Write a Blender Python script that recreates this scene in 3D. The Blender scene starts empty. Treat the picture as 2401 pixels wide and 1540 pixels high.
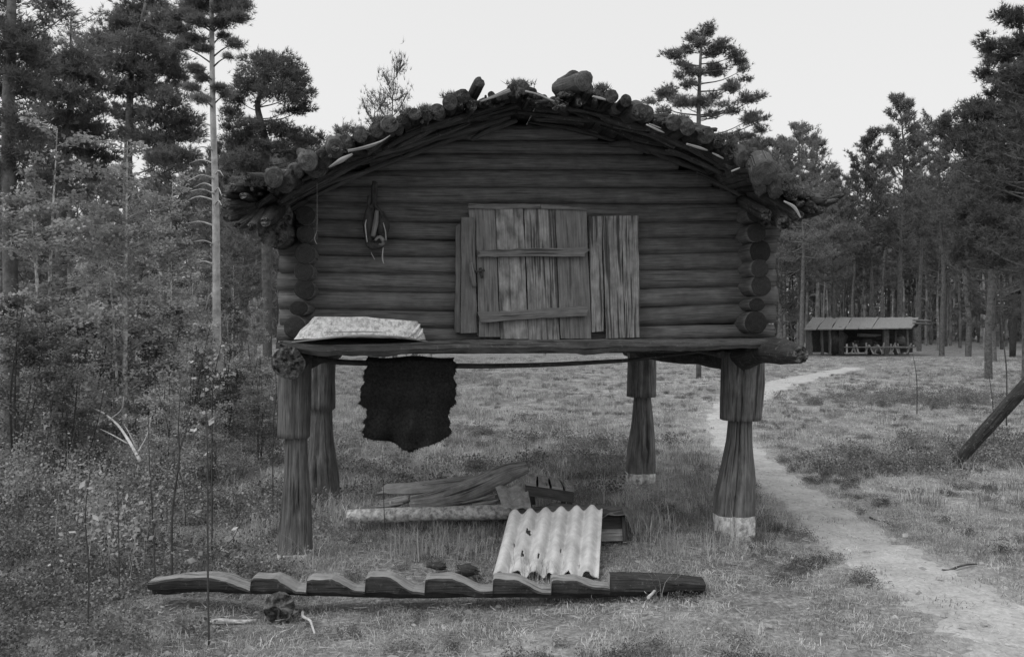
import bpy, math, random
import numpy as np
from mathutils import Vector

random.seed(7)
S = bpy.context.scene
COL = S.collection

# ---------------------------------------------------------------- camera, world, sun, exposure
CAMH = 1.6
FL = 2000.0                       # focal length for a picture 2401 units wide
cam_d = bpy.data.cameras.new("camera")
cam_d.sensor_width = 36.0
cam_d.lens = FL / 2401.0 * 36.0
cam_d.clip_end = 2000
cam = bpy.data.objects.new("camera", cam_d)
cam.location = (0, 0, CAMH)
cam.rotation_euler = (math.radians(90), 0, 0)
COL.objects.link(cam)
S.camera = cam

SUN_EL, SUN_ROT = math.radians(56), math.radians(-122)
w = bpy.data.worlds.new("World"); S.world = w; w.use_nodes = True
nt = w.node_tree; nt.nodes.clear()
sky = nt.nodes.new("ShaderNodeTexSky"); sky.sky_type = 'NISHITA'; sky.sun_disc = False
sky.sun_elevation = SUN_EL; sky.sun_rotation = SUN_ROT
sky.dust_density = 6.0; sky.air_density = 1.0; sky.ozone_density = 1.0
bw = nt.nodes.new("ShaderNodeRGBToBW")                 # monochrome place: grey daylight
pw = nt.nodes.new("ShaderNodeMath"); pw.operation = 'POWER'; pw.inputs[1].default_value = 0.2   # even overcast
mu = nt.nodes.new("ShaderNodeMath"); mu.operation = 'MULTIPLY'; mu.inputs[1].default_value = 7.2
bg = nt.nodes.new("ShaderNodeBackground"); bg.inputs[1].default_value = 0.1
wo = nt.nodes.new("ShaderNodeOutputWorld")
nt.links.new(sky.outputs[0], bw.inputs[0]); nt.links.new(bw.outputs[0], pw.inputs[0])
nt.links.new(pw.outputs[0], mu.inputs[0]); nt.links.new(mu.outputs[0], bg.inputs[0])
nt.links.new(bg.outputs[0], wo.inputs[0])

sun_d = bpy.data.lights.new("sun", 'SUN'); sun_d.energy = 1.5; sun_d.angle = math.radians(35)
sun_d.color = (1, 1, 1)
sun = bpy.data.objects.new("sun", sun_d); COL.objects.link(sun)
sdir = Vector((math.sin(SUN_ROT) * math.cos(SUN_EL), math.cos(SUN_ROT) * math.cos(SUN_EL), math.sin(SUN_EL)))
sun.rotation_euler = sdir.to_track_quat('Z', 'Y').to_euler()
sun.location = (0, 0, 20)
vs = S.view_settings
S.display_settings.display_device = 'sRGB'
vs.view_transform = 'Standard'; vs.look = 'None'; vs.exposure = 0.0; vs.gamma = 1.0
vs.use_curve_mapping = False

# ---------------------------------------------------------------- coordinates
TH = math.radians(6.0)
BO = np.array([0.06, 6.35])
UX = np.array([math.cos(TH), math.sin(TH)])
VX = np.array([-math.sin(TH), math.cos(TH)])

def P(px, py, D):
    return np.array([(px - 1200.5) / FL * D, D, CAMH + (770 - py) / FL * D])

def ray_t(px, v):
    d = np.array([(px - 1200.5) / FL, 1.0])
    return (v + VX @ BO) / (VX @ d)

def W(px, py, v):
    """point of the photograph on the storehouse's vertical plane at depth v"""
    return P(px, py, ray_t(px, v))

def B(u, v, z):
    q = BO + u * UX + v * VX
    return np.array([q[0], q[1], z])

def UZ(px, py, v):
    p = W(px, py, v)
    return float((p[:2] - BO) @ UX), float(p[2])

_rs = np.random.RandomState(3)
_ph = _rs.rand(60, 4) * 6.28
_dr = _rs.randn(60, 3); _dr /= np.linalg.norm(_dr, axis=1)[:, None]
def sn(p, f=1.0, seed=0):
    """cheap smooth noise, about -1..1"""
    p = np.asarray(p, float) * f
    r = 0
    for k in range(5):
        i = (seed * 5 + k) % 60
        r = r + np.sin(p @ _dr[i] * (1 + .37 * k) + _ph[i, 0] + 1.3 * np.sin(p @ _dr[(i + 7) % 60] * (.8 + .2 * k) + _ph[i, 1]))
    return r / 3.2

def gz(x, y):
    x = np.asarray(x, float); y = np.asarray(y, float)
    z = -0.17 * np.exp(-((x + 2.5) ** 2 / 6 + (y - 9) ** 2 / 12))
    z = z - 0.055 * np.exp(-((y - 5.0) / .5) ** 2) / (1 + np.exp(-(x + 1.75) * 9)) / (1 + np.exp((x - .55) * 7))
    p = np.stack([x, y, 0 * x], -1)
    near = np.exp(-np.abs(y - 6) / 25)
    z = z + 0.024 * sn(p, 1.6, 1) * near + 0.014 * sn(p, 6, 2) * near + .006 * sn(p, 17, 4) * near
    far = np.clip((y - 14) / 60, 0, 1)
    z = z + 0.12 * sn(p, .12, 3) * far
    return z

def on_ground(px, py):
    d = np.array([(px - 1200.5) / FL, 1.0, (770 - py) / FL])
    t = CAMH / max(1e-4, -d[2])
    for _ in range(6):
        t = (CAMH - float(gz(d[0] * t, t))) / -d[2]
    return np.array([d[0] * t, t, float(gz(d[0] * t, t))])

# the worn path, (px, py, half width px) down the picture
PATHP = [(2010, 862, 22), (1930, 876, 28), (1855, 893, 36), (1795, 910, 42), (1732, 945, 44), (1695, 985, 38), (1712, 1030, 44), (1765, 1085, 52), (1835, 1140, 58), (1932, 1205, 68),
         (2045, 1285, 88), (2175, 1362, 108), (2300, 1440, 125), (2425, 1520, 150), (2570, 1620, 180)]
PATH = []
for a, b, c in PATHP:
    q = on_ground(a, b); q2 = on_ground(a + c, b)
    PATH.append((q[0], q[1], q2[0] - q[0]))
PATH.append((PATH[-1][0] + .5, 2.6, PATH[-1][2])); PATH.append((PATH[-1][0] + .6, 0.5, PATH[-1][2]))
PATH = np.array(PATH)
_pp = []
for i in range(len(PATH) - 1):
    for t in np.linspace(0, 1, 12, endpoint=False):
        _pp.append(PATH[i] * (1 - t) + PATH[i + 1] * t)
PD = np.array(_pp)
# smooth the centre line
for _ in range(6):
    PD[1:-1] = (PD[:-2] + PD[1:-1] * 2 + PD[2:]) / 4

def path_m(x, y):
    """>0 outside the path (in half widths minus one)"""
    x = np.asarray(x, float).ravel(); y = np.asarray(y, float).ravel()
    out = np.full(x.shape, 9.0)
    for i in range(0, len(PD), 2):
        d = np.hypot(x - PD[i, 0], (y - PD[i, 1])) / PD[i, 2]
        out = np.minimum(out, d)
    return out - 1

# ---------------------------------------------------------------- object helpers
def tag(o, label=None, cat=None, group=None, kind=None):
    if label: o['label'] = label
    if cat: o['category'] = cat
    if group: o['group'] = group
    if kind: o['kind'] = kind
    return o

def thing(name, loc, label, cat, group=None):
    o = bpy.data.objects.new(name, None)
    o.empty_display_size = .2
    o.location = [float(a) for a in loc]
    COL.objects.link(o)
    tag(o, label, cat, group)
    o['_o'] = [float(a) for a in loc]
    return o

def org(parent):
    r = np.zeros(3)
    while parent is not None:
        r = r + np.array(parent.location)
        parent = parent.parent
    return r

def mesh_from(name, V, faces, uvs=None, midx=None, smooth=False):
    """faces: list of index tuples (any size); uvs per loop list"""
    me = bpy.data.meshes.new(name)
    V = np.asarray(V, np.float32)
    me.vertices.add(len(V)); me.vertices.foreach_set("co", V.ravel())
    if isinstance(faces, np.ndarray):
        n, k = faces.shape
        tot = np.full(n, k, np.int32); flat = faces.astype(np.int32).ravel()
    else:
        tot = np.array([len(f) for f in faces], np.int32)
        flat = np.array([i for f in faces for i in f], np.int32)
    st = np.concatenate([[0], np.cumsum(tot)[:-1]]).astype(np.int32)
    me.loops.add(len(flat)); me.loops.foreach_set("vertex_index", flat)
    me.polygons.add(len(tot)); me.polygons.foreach_set("loop_start", st); me.polygons.foreach_set("loop_total", tot)
    if midx is not None: me.polygons.foreach_set("material_index", np.array(midx, np.int32))
    if smooth is not False:
        sm = np.ones(len(tot), bool) if smooth is True else np.array(smooth, bool)
        me.polygons.foreach_set("use_smooth", sm)
    me.update(calc_edges=True)
    if uvs is not None:
        uv = me.uv_layers.new(name="UVMap")
        uv.data.foreach_set("uv", np.asarray(uvs, np.float32).ravel())
    me.validate()
    return me

def link(name, me, mats, parent=None, loc=None):
    o = bpy.data.objects.new(name, me)
    for m in (mats if isinstance(mats, (list, tuple)) else [mats]):
        if len(me.materials) < (len(mats) if isinstance(mats, (list, tuple)) else 1): me.materials.append(m)
    COL.objects.link(o)
    if parent is not None: o.parent = parent
    if loc is not None: o.location = [float(a) for a in loc]
    return o

class MB:
    def __init__(s): s.V = []; s.F = []; s.U = []; s.M = []; s.S = []; s.n = 0
    def add(s, V, F, U=None, M=0, smooth=False):
        V = np.asarray(V, float)
        s.V.append(V)
        for k, f in enumerate(F):
            s.F.append(tuple(i + s.n for i in f))
            s.U.extend(U[k] if U is not None else [(0, 0)] * len(f))
            s.M.append(M[k] if isinstance(M, (list, tuple)) else M)
            s.S.append(smooth[k] if isinstance(smooth, (list, tuple)) else smooth)
        s.n += len(V)
    def build(s, name, mats, parent=None, loc=None):
        V = np.concatenate(s.V)
        if parent is not None: V = V - org(parent)
        if loc is not None: V = V - np.asarray(loc)
        return link(name, mesh_from(name, V, s.F, s.U, s.M, s.S), mats, parent, loc)

def resample(pts, n):
    pts = np.asarray(pts, float)
    if len(pts) == 2:
        t = np.linspace(0, 1, n)[:, None]
        return pts[0] * (1 - t) + pts[1] * t
    # catmull-rom
    q = np.vstack([2 * pts[0] - pts[1], pts, 2 * pts[-1] - pts[-2]])
    out = []
    m = len(pts) - 1
    for a in np.linspace(0, m - 1e-6, n):
        i = int(a); t = a - i
        p0, p1, p2, p3 = q[i], q[i + 1], q[i + 2], q[i + 3]
        out.append(.5 * ((2 * p1) + (p2 - p0) * t + (2 * p0 - 5 * p1 + 4 * p2 - p3) * t * t + (3 * p1 - p0 - 3 * p2 + p3) * t ** 3))
    return np.array(out)

def log_geo(mb, pts, rad, seg=12, n=10, rough=.05, cramt=.72, jag=0.0, jag0=None, sx=1.0, sy=1.0, seed=0, up=(0, 0, 1), crack=None, dome=.12, rings=3):
    C = resample(pts, n)
    rad = np.atleast_1d(np.asarray(rad, float))
    R = np.interp(np.linspace(0, 1, n), np.linspace(0, 1, len(rad)), rad)
    T = np.gradient(C, axis=0); T /= np.linalg.norm(T, axis=1)[:, None] + 1e-12
    up = np.array(up, float)
    if abs(T[0] @ up) > .9: up = np.array([1., 0, 0])
    rng = np.random.RandomState(seed * 13 + 5)
    s = np.concatenate([[0], np.cumsum(np.linalg.norm(np.diff(C, axis=0), axis=1))])
    u0 = rng.rand() * 20
    V = []; A = np.arange(seg) / seg * 2 * np.pi
    off = rng.rand(3) * 50
    jj0 = jag if jag0 is None else jag0
    j0 = rng.randn(seg) * jj0 * (.25 if rings > 5 else 1); j1 = rng.randn(seg) * jag * (.25 if rings > 5 else 1)
    for i in range(n):
        a = np.cross(up, T[i]); a /= np.linalg.norm(a); b = np.cross(T[i], a)
        dirs = np.cos(A)[:, None] * a * sx + np.sin(A)[:, None] * b * sy
        q = C[i] + dirs * R[i]
        k = 1 + rough * sn(q * 1.0 + off, 5.0, seed % 11) + rough * .6 * sn(q + off, 17.0, (seed + 3) % 11)
        if crack is not None: k = k.copy(); k[(crack + int(round(.8 * math.sin(i * .35 + seed)))) % seg] *= cramt
        q = C[i] + dirs * (R[i] * k)[:, None]
        if i == 0: q = q - T[0] * (j0 * R[0])[:, None]
        if i == n - 1: q = q + T[-1] * (j1 * R[-1])[:, None]
        V.append(q)
    V = np.concatenate(V)
    F = []; U = []; M = []; SM = []
    cr = 2 * np.pi * R.mean() / seg
    for i in range(n - 1):
        for j in range(seg):
            j2 = (j + 1) % seg
            F.append((i * seg + j, i * seg + j2, (i + 1) * seg + j2, (i + 1) * seg + j))
            U.append([(s[i] + u0, j * cr), (s[i] + u0, (j + 1) * cr), (s[i + 1] + u0, (j + 1) * cr), (s[i + 1] + u0, j * cr)])
            M.append(0); SM.append(True)
    # caps: inner rings + centre
    for e, i in ((0, 0), (1, n - 1)):
        base = i * seg
        ring = V[base:base + seg]
        c = ring.mean(0)
        d = (T[-1] if e else -T[0])
        jg = (jag if e else jj0)
        fr = [1.0] + [.86 * (1 - q_ / rings) ** .8 + .0 for q_ in range(rings)]
        prev = base; pf = 1.0
        for fi in fr[1:]:
            dn = dome * (1 - fi ** 2) * R[i]
            inner = c + (ring - c) * fi
            inner = inner + d * (dn + R[i] * jg * (.8 * sn(inner + off, 3.2 / max(R[i], .02), seed % 9) + .5 * sn(inner + off, 8.0 / max(R[i], .02), seed % 7) + (.25 if rings < 5 else .08) * rng.randn(seg)))[:, None]
            k0 = len(V); V = np.vstack([V, inner])
            for j in range(seg):
                j2 = (j + 1) % seg
                a1 = A[j]; a2 = A[j] + 2 * np.pi / seg; r1 = R[i] * pf; r2 = R[i] * fi
                f = [prev + j, prev + j2, k0 + j2, k0 + j]
                uu = [(r1 * math.cos(a1), r1 * math.sin(a1)), (r1 * math.cos(a2), r1 * math.sin(a2)), (r2 * math.cos(a2), r2 * math.sin(a2)), (r2 * math.cos(a1), r2 * math.sin(a1))]
                if not e: f = f[::-1]; uu = uu[::-1]
                F.append(tuple(f)); U.append(uu); M.append(1); SM.append(jg < .2)
            prev = k0; pf = fi
        k0 = len(V); V = np.vstack([V, (c + d * R[i] * dome)[None]])
        for j in range(seg):
            j2 = (j + 1) % seg
            a1 = A[j]; a2 = A[j] + 2 * np.pi / seg; r1 = R[i] * pf
            g = [prev + j, prev + j2, k0]; gu = [(r1 * math.cos(a1), r1 * math.sin(a1)), (r1 * math.cos(a2), r1 * math.sin(a2)), (0, 0)]
            if not e: g = g[::-1]; gu = gu[::-1]
            F.append(tuple(g)); U.append(gu); M.append(1); SM.append(jg < .2)
    mb.add(V, F, U, M, SM)

_seed = [0]
def log(name, pts, rad, mats, parent=None, label=None, **k):
    _seed[0] += 1
    k.setdefault('seed', _seed[0])
    mb = MB(); log_geo(mb, pts, rad, **k)
    o = mb.build(name, mats, parent, None if parent is not None else np.asarray(pts[0], float))
    if label: o['label'] = label
    return o

def plank_geo(mb, A0, A1, B0, B1, th, n=8, jit=.003, endj=0.0, seed=0, bow=0.0):
    """board between end edge A0-A1 and end edge B0-B1; th = thickness vector (going to the back)"""
    A0, A1, B0, B1, th = [np.asarray(q, float) for q in (A0, A1, B0, B1, th)]
    rng = np.random.RandomState(seed + 99)
    V = []; L = np.linalg.norm(B0 - A0); Wd = np.linalg.norm(A1 - A0); u0 = rng.rand() * 30; v0 = rng.rand() * 10
    tn = th / np.linalg.norm(th)
    m = 4
    off = rng.rand(3) * 40
    ax = (B0 - A0) / L
    for i in range(n + 1):
        t = i / n
        a = A0 * (1 - t) + B0 * t; b = A1 * (1 - t) + B1 * t
        w_ = (b - a) / np.linalg.norm(b - a)
        e0 = jit * sn(a + off, 6, 1) + rng.randn() * jit * .4; e1 = jit * sn(b + off, 6, 2) + rng.randn() * jit * .4
        bo = -tn * bow * 4 * t * (1 - t)
        ej = (rng.randn(m) * endj) if i in (0, n) else np.zeros(m)
        for q in range(m):
            f = q / (m - 1)
            p = (a + w_ * e0) * (1 - f) + (b + w_ * e1) * f + bo + ax * ej[q]
            cup = tn * jit * .6 * sn(p + off, 9, 3)
            V.append(p + cup)
        for q in range(m):
            f = q / (m - 1)
            p = (a + w_ * e0) * (1 - f) + (b + w_ * e1) * f + bo + th + ax * ej[q]
            V.append(p)
    F = []; U = []
    st = 2 * m
    def uv(i, q): return (u0 + L * i / n, v0 + Wd * q / (m - 1))
    for i in range(n):
        for q in range(m - 1):
            F.append((i * st + q, i * st + q + 1, (i + 1) * st + q + 1, (i + 1) * st + q)); U.append([uv(i, q), uv(i, q + 1), uv(i + 1, q + 1), uv(i + 1, q)])
            F.append((i * st + m + q, (i + 1) * st + m + q, (i + 1) * st + m + q + 1, i * st + m + q + 1)); U.append([uv(i, q), uv(i + 1, q), uv(i + 1, q + 1), uv(i, q + 1)])
        tt = np.linalg.norm(th)
        for q, g in ((0, 0), (m - 1, 1)):
            F.append((i * st + q, (i + 1) * st + q, (i + 1) * st + m + q, i * st + m + q) if g == 0 else (i * st + q, i * st + m + q, (i + 1) * st + m + q, (i + 1) * st + q))
            a, b = (u0 + L * i / n), (u0 + L * (i + 1) / n)
            U.append([(a, 0), (b, 0), (b, tt), (a, tt)] if g == 0 else [(a, 0), (a, tt), (b, tt), (b, 0)])
    for i in (0, n):
        for q in range(m - 1):
            F.append((i * st + q, i * st + q + 1, i * st + m + q + 1, i * st + m + q)); U.append([(q * .01, 0), (q * .01 + .01, 0), (q * .01 + .01, .02), (q * .01, .02)])
    mb.add(V, F, U, 0, False)

def plank(name, A0, A1, B0, B1, th, mat, parent=None, label=None, **k):
    _seed[0] += 1
    k.setdefault('seed', _seed[0])
    mb = MB(); plank_geo(mb, A0, A1, B0, B1, th, **k)
    o = mb.build(name, mat, parent, None if parent is not None else np.asarray(A0, float))
    if label: o['label'] = label
    return o

# ---------------------------------------------------------------- materials (a monochrome photograph: grey values)
def nm(name):
    m = bpy.data.materials.new(name); m.use_nodes = True
    t = m.node_tree; b = t.nodes['Principled BSDF']
    b.inputs['Roughness'].default_value = .85
    try: b.inputs['Specular IOR Level'].default_value = .25
    except Exception: pass
    return m, t, b
def N(t, ty, **k):
    n = t.nodes.new(ty)
    for a, v in k.items(): setattr(n, a, v)
    return n
def ramp(t, stops):
    r = N(t, "ShaderNodeValToRGB"); e = r.color_ramp.elements
    while len(e) < len(stops): e.new(.5)
    for i, (p, c) in enumerate(stops):
        e[i].position = p; e[i].color = (c, c, c, 1)
    return r
def mathn(t, op, a, b=None):
    n = N(t, "ShaderNodeMath", operation=op)
    for i, x in enumerate((a, b)):
        if x is None: continue
        if hasattr(x, 'type') and hasattr(x, 'is_output'): t.links.new(x, n.inputs[i])
        else: n.inputs[i].default_value = x
    return n.outputs[0]
def noise(t, vec, sc, det=6, rough=.6):
    n = N(t, "ShaderNodeTexNoise"); n.inputs['Scale'].default_value = sc
    n.inputs['Detail'].default_value = det; n.inputs['Roughness'].default_value = rough
    if vec is not None: t.links.new(vec, n.inputs['Vector'])
    return n.outputs[0]
def vmap(t, vec, scale):
    n = N(t, "ShaderNodeMapping"); n.inputs['Scale'].default_value = scale
    t.links.new(vec, n.inputs['Vector']); return n.outputs[0]

def wood(name, lo, hi, grain=1.0, bump=.5, crack=.6, blotch=.5, var=.25, lichen=0.0, ckp=.36):
    m, t, b = nm(name)
    uv = N(t, "ShaderNodeUVMap").outputs[0]
    oi = N(t, "ShaderNodeObjectInfo")
    geo = N(t, "ShaderNodeTexCoord")
    cmb = N(t, "ShaderNodeVectorMath", operation='ADD')
    c3 = N(t, "ShaderNodeCombineXYZ")
    t.links.new(mathn(t, 'MULTIPLY', oi.outputs['Random'], 37.0), c3.inputs[2])
    t.links.new(uv, cmb.inputs[0]); t.links.new(c3.outputs[0], cmb.inputs[1])
    v = cmb.outputs[0]
    g1 = noise(t, vmap(t, v, (2.2, 60 * grain, 1)), 2.0, 8, .65)
    g2 = noise(t, vmap(t, v, (5, 9, 1)), 1.6, 5, .6)
    g3 = noise(t, vmap(t, v, (1.2, 34 * grain, 1)), 1.5, 3, .5)
    ck = ramp(t, [(.0, 0), (ckp - .03, 0), (ckp + .03, 1), (1, 1)]); t.links.new(g3, ck.inputs[0])
    r1 = ramp(t, [(.3, lo), (.72, hi)]); t.links.new(g1, r1.inputs[0])
    r2 = ramp(t, [(.3, 1 - blotch), (.7, 1 + .0)]); t.links.new(g2, r2.inputs[0])
    a = mathn(t, 'MULTIPLY', r1.outputs[0], r2.outputs[0])
    ckm = mathn(t, 'ADD', mathn(t, 'MULTIPLY', ck.outputs[0], crack), 1 - crack)
    a = mathn(t, 'MULTIPLY', a, ckm)
    vr = mathn(t, 'ADD', mathn(t, 'MULTIPLY', oi.outputs['Random'], 2 * var), 1 - var)
    a = mathn(t, 'MULTIPLY', a, vr)
    if lichen > 0:
        g4 = noise(t, geo.outputs['Object'], 38, 4, .7)
        l = ramp(t, [(.58, 0), (.68, lichen)]); t.links.new(g4, l.inputs[0])
        a = mathn(t, 'ADD', a, l.outputs[0])
    c = N(t, "ShaderNodeCombineColor")
    for i in range(3): t.links.new(a, c.inputs[i])
    t.links.new(c.outputs[0], b.inputs['Base Color'])
    bp = N(t, "ShaderNodeBump"); bp.inputs['Strength'].default_value = bump; bp.inputs['Distance'].default_value = .012
    h = mathn(t, 'ADD', g1, mathn(t, 'MULTIPLY', ck.outputs[0], .8))
    t.links.new(h, bp.inputs['Height']); t.links.new(bp.outputs[0], b.inputs['Normal'])
    return m

def endgrain(name, lo, hi):
    m, t, b = nm(name)
    uv = N(t, "ShaderNodeUVMap").outputs[0]
    oi = N(t, "ShaderNodeObjectInfo")
    wv = N(t, "ShaderNodeTexWave", wave_type='RINGS', rings_direction='Z'); wv.inputs['Scale'].default_value = 22
    wv.inputs['Distortion'].default_value = 2.5; wv.inputs['Detail'].default_value = 3; wv.inputs['Detail Scale'].default_value = 2
    t.links.new(uv, wv.inputs[0])
    n1 = noise(t, uv, 45, 6, .7)
    x = mathn(t, 'ADD', mathn(t, 'MULTIPLY', wv.outputs[1], .13), mathn(t, 'MULTIPLY', n1, .95))
    r = ramp(t, [(.3, lo), (.8, hi)]); t.links.new(x, r.inputs[0])
    a = mathn(t, 'MULTIPLY', r.outputs[0], mathn(t, 'ADD', mathn(t, 'MULTIPLY', oi.outputs['Random'], .8), .6))
    c = N(t, "ShaderNodeCombineColor")
    for i in range(3): t.links.new(a, c.inputs[i])
    t.links.new(c.outputs[0], b.inputs['Base Color'])
    bp = N(t, "ShaderNodeBump"); bp.inputs['Strength'].default_value = .7; bp.inputs['Distance'].default_value = .01
    t.links.new(x, bp.inputs['Height']); t.links.new(bp.outputs[0], b.inputs['Normal'])
    return m

def noisy(name, lo, hi, sc, bump=.4, dist=.01, det=8, transl=0.0, rvar=0.0, p0=.35, p1=.65, coord='Object', rough=.65):
    m, t, b = nm(name)
    tc = N(t, "ShaderNodeTexCoord")
    n1 = noise(t, tc.outputs[coord], sc, det, rough)
    r = ramp(t, [(p0, lo), (p1, hi)]); t.links.new(n1, r.inputs[0])
    a = r.outputs[0]
    if rvar:
        oi = N(t, "ShaderNodeObjectInfo")
        a = mathn(t, 'MULTIPLY', a, mathn(t, 'ADD', mathn(t, 'MULTIPLY', oi.outputs['Random'], 2 * rvar), 1 - rvar))
    c = N(t, "ShaderNodeCombineColor")
    for i in range(3): t.links.new(a, c.inputs[i])
    t.links.new(c.outputs[0], b.inputs['Base Color'])
    if bump:
        bp = N(t, "ShaderNodeBump"); bp.inputs['Strength'].default_value = bump; bp.inputs['Distance'].default_value = dist
        t.links.new(n1, bp.inputs['Height']); t.links.new(bp.outputs[0], b.inputs['Normal'])
    if transl:
        tr = N(t, "ShaderNodeBsdfTranslucent"); t.links.new(c.outputs[0], tr.inputs[0])
        mx = N(t, "ShaderNodeMixShader"); mx.inputs[0].default_value = transl
        out = t.nodes['Material Output']
        t.links.new(b.outputs[0], mx.inputs[1]); t.links.new(tr.outputs[0], mx.inputs[2]); t.links.new(mx.outputs[0], out.inputs[0])
    return m

M = {}
M['wall'] = wood('weathered_wall_log', .09, .25, bump=.6, crack=.4, blotch=.4, var=.15)
M['wall_end'] = endgrain('wall_log_end', .018, .05)
M['roof'] = wood('roof_log_bark', .035, .13, bump=.8, crack=.6, blotch=.6, var=.4, lichen=.08)
M['verge'] = wood('verge_wood', .05, .15, bump=.8, crack=.6, blotch=.5, var=.2)
M['roof_end'] = endgrain('roof_log_end', .035, .12)
M['post'] = wood('grey_post', .07, .27, grain=.7, bump=.9, crack=.65, blotch=.45, var=.15)
M['white'] = noisy('limewash', .2, .75, 22, bump=.6, p0=.34, p1=.58)
M['beam'] = wood('dark_beam', .03, .1, bump=.8, crack=.5, blotch=.6, var=.2, lichen=.1)
M['rot'] = noisy('rotten_end', .015, .2, 24, bump=1.0, dist=.03, det=6, p0=.38, p1=.7)
M['deck'] = wood('platform_board', .06, .17, bump=.8, crack=.5, blotch=.5, var=.2, lichen=.05)
M['door'] = wood('door_board', .11, .27, grain=.7, bump=.4, crack=.35, blotch=.35, var=.28)
M['door_pale'] = wood('pale_door_board', .24, .52, grain=.8, bump=.4, crack=.55, blotch=.7, var=.05, ckp=.39)
M['door_grey'] = wood('streaky_pale_board', .17, .5, grain=1.0, bump=.6, crack=.7, blotch=.6, var=.05, ckp=.43)
M['batten'] = wood('batten', .13, .30, bump=.6, crack=.6, blotch=.4, var=.1)
M['pale'] = wood('pale_weathered_wood', .2, .5, bump=.6, crack=.5, blotch=.4, var=.15)
M['pile'] = wood('weathered_plank', .22, .62, bump=.8, crack=.7, blotch=.5, var=.15, lichen=.08)
M['ladder'] = wood('ladder_log_shade_tone', .03, .09, bump=.8, crack=.55, blotch=.5, var=0, lichen=.06)  # weathered wood, with shade of the front and underside darkened into the colour
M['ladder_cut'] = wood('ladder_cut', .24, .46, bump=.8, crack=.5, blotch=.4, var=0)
M['bark'] = noisy('birch_bark_sheet', .35, .75, 14, bump=.4, p0=.3, p1=.6)
M['tray'] = noisy('mottled_bark_tray', .20, .66, 38, bump=.5, dist=.006, det=9, p0=.34, p1=.56, rough=.75)
M['fur'] = noisy('dark_fur', .008, .035, 60, bump=.8, dist=.01)
M['dark'] = noisy('dark_gap', .008, .02, 20, bump=.2)
M['slate'] = noisy('cement_slate', .34, .60, 9, bump=.15, dist=.004, det=10, p0=.3, p1=.62, rough=.7)
M['offcut'] = noisy('grey_slate', .2, .38, 20, bump=.3)
M['felt'] = noisy('roofing_felt', .07, .17, 26, bump=.6)
M['shedroof'] = wood('shed_roof_sheet', .24, .36, bump=.2, crack=.2, blotch=.25, var=.06)
M['stool'] = wood('dark_stool_wood', .05, .12, bump=.5, crack=.4, blotch=.5, var=.2)
M['birchlog'] = noisy('pale_log', .2, .62, 26, bump=.8, dist=.01, det=6, p0=.38, p1=.62)
M['trunk_pale'] = noisy('pale_pine_bark', .26, .5, 7, bump=.5, dist=.03)
M['trunk'] = noisy('pine_bark', .07, .17, 8, bump=.8, dist=.05, rvar=.3)
M['trunk_far'] = noisy('far_pine_bark', .07, .26, 2, bump=0, rvar=.6)
M['birch'] = noisy('birch_trunk', .2, .7, 9, bump=.2, p0=.4, p1=.6)
M['needles'] = noisy('pine_needles', .13, .26, 2.0, bump=0, transl=.4, rvar=.25)
M['needles_dark'] = noisy('dark_needles', .09, .17, 2.0, bump=0, transl=.3, rvar=.2)
M['needles_far'] = noisy('far_needles', .13, .22, .6, bump=0, transl=.3, rvar=.3)
M['leaf'] = noisy('small_leaves', .18, .54, 3.0, bump=0, transl=.35, rvar=.15)
M['leaf_dark'] = noisy('dark_small_leaves', .08, .22, 3.0, bump=0, transl=.3, rvar=.15)
M['leaf_pale'] = noisy('pale_leaves', .3, .6, 9.0, bump=0, transl=.3)
M['twig'] = noisy('dark_twig', .04, .09, 20, bump=.2)
M['twig_pale'] = noisy('bleached_twig', .3, .6, 20, bump=.2)
M['grass'] = noisy('dry_grass', .17, .64, 2.2, bump=0, transl=.3, rvar=.55)
M['grass_tall'] = noisy('tall_dry_grass', .3, .6, 2, bump=0, transl=.3, rvar=.3)
M['shrub'] = noisy('dwarf_shrub_leaves', .08, .31, 6, bump=0, transl=.25, rvar=.4)
M['heather'] = noisy('heather_leaves', .07, .22, 6, bump=0, transl=.2, rvar=.4)
M['moss'] = noisy('roof_moss', .06, .16, 20, bump=0, transl=.2)
M['string'] = noisy('string', .3, .5, 20, bump=0)
M['strap'] = noisy('leather_strap', .03, .07, 30, bump=.4)

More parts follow.
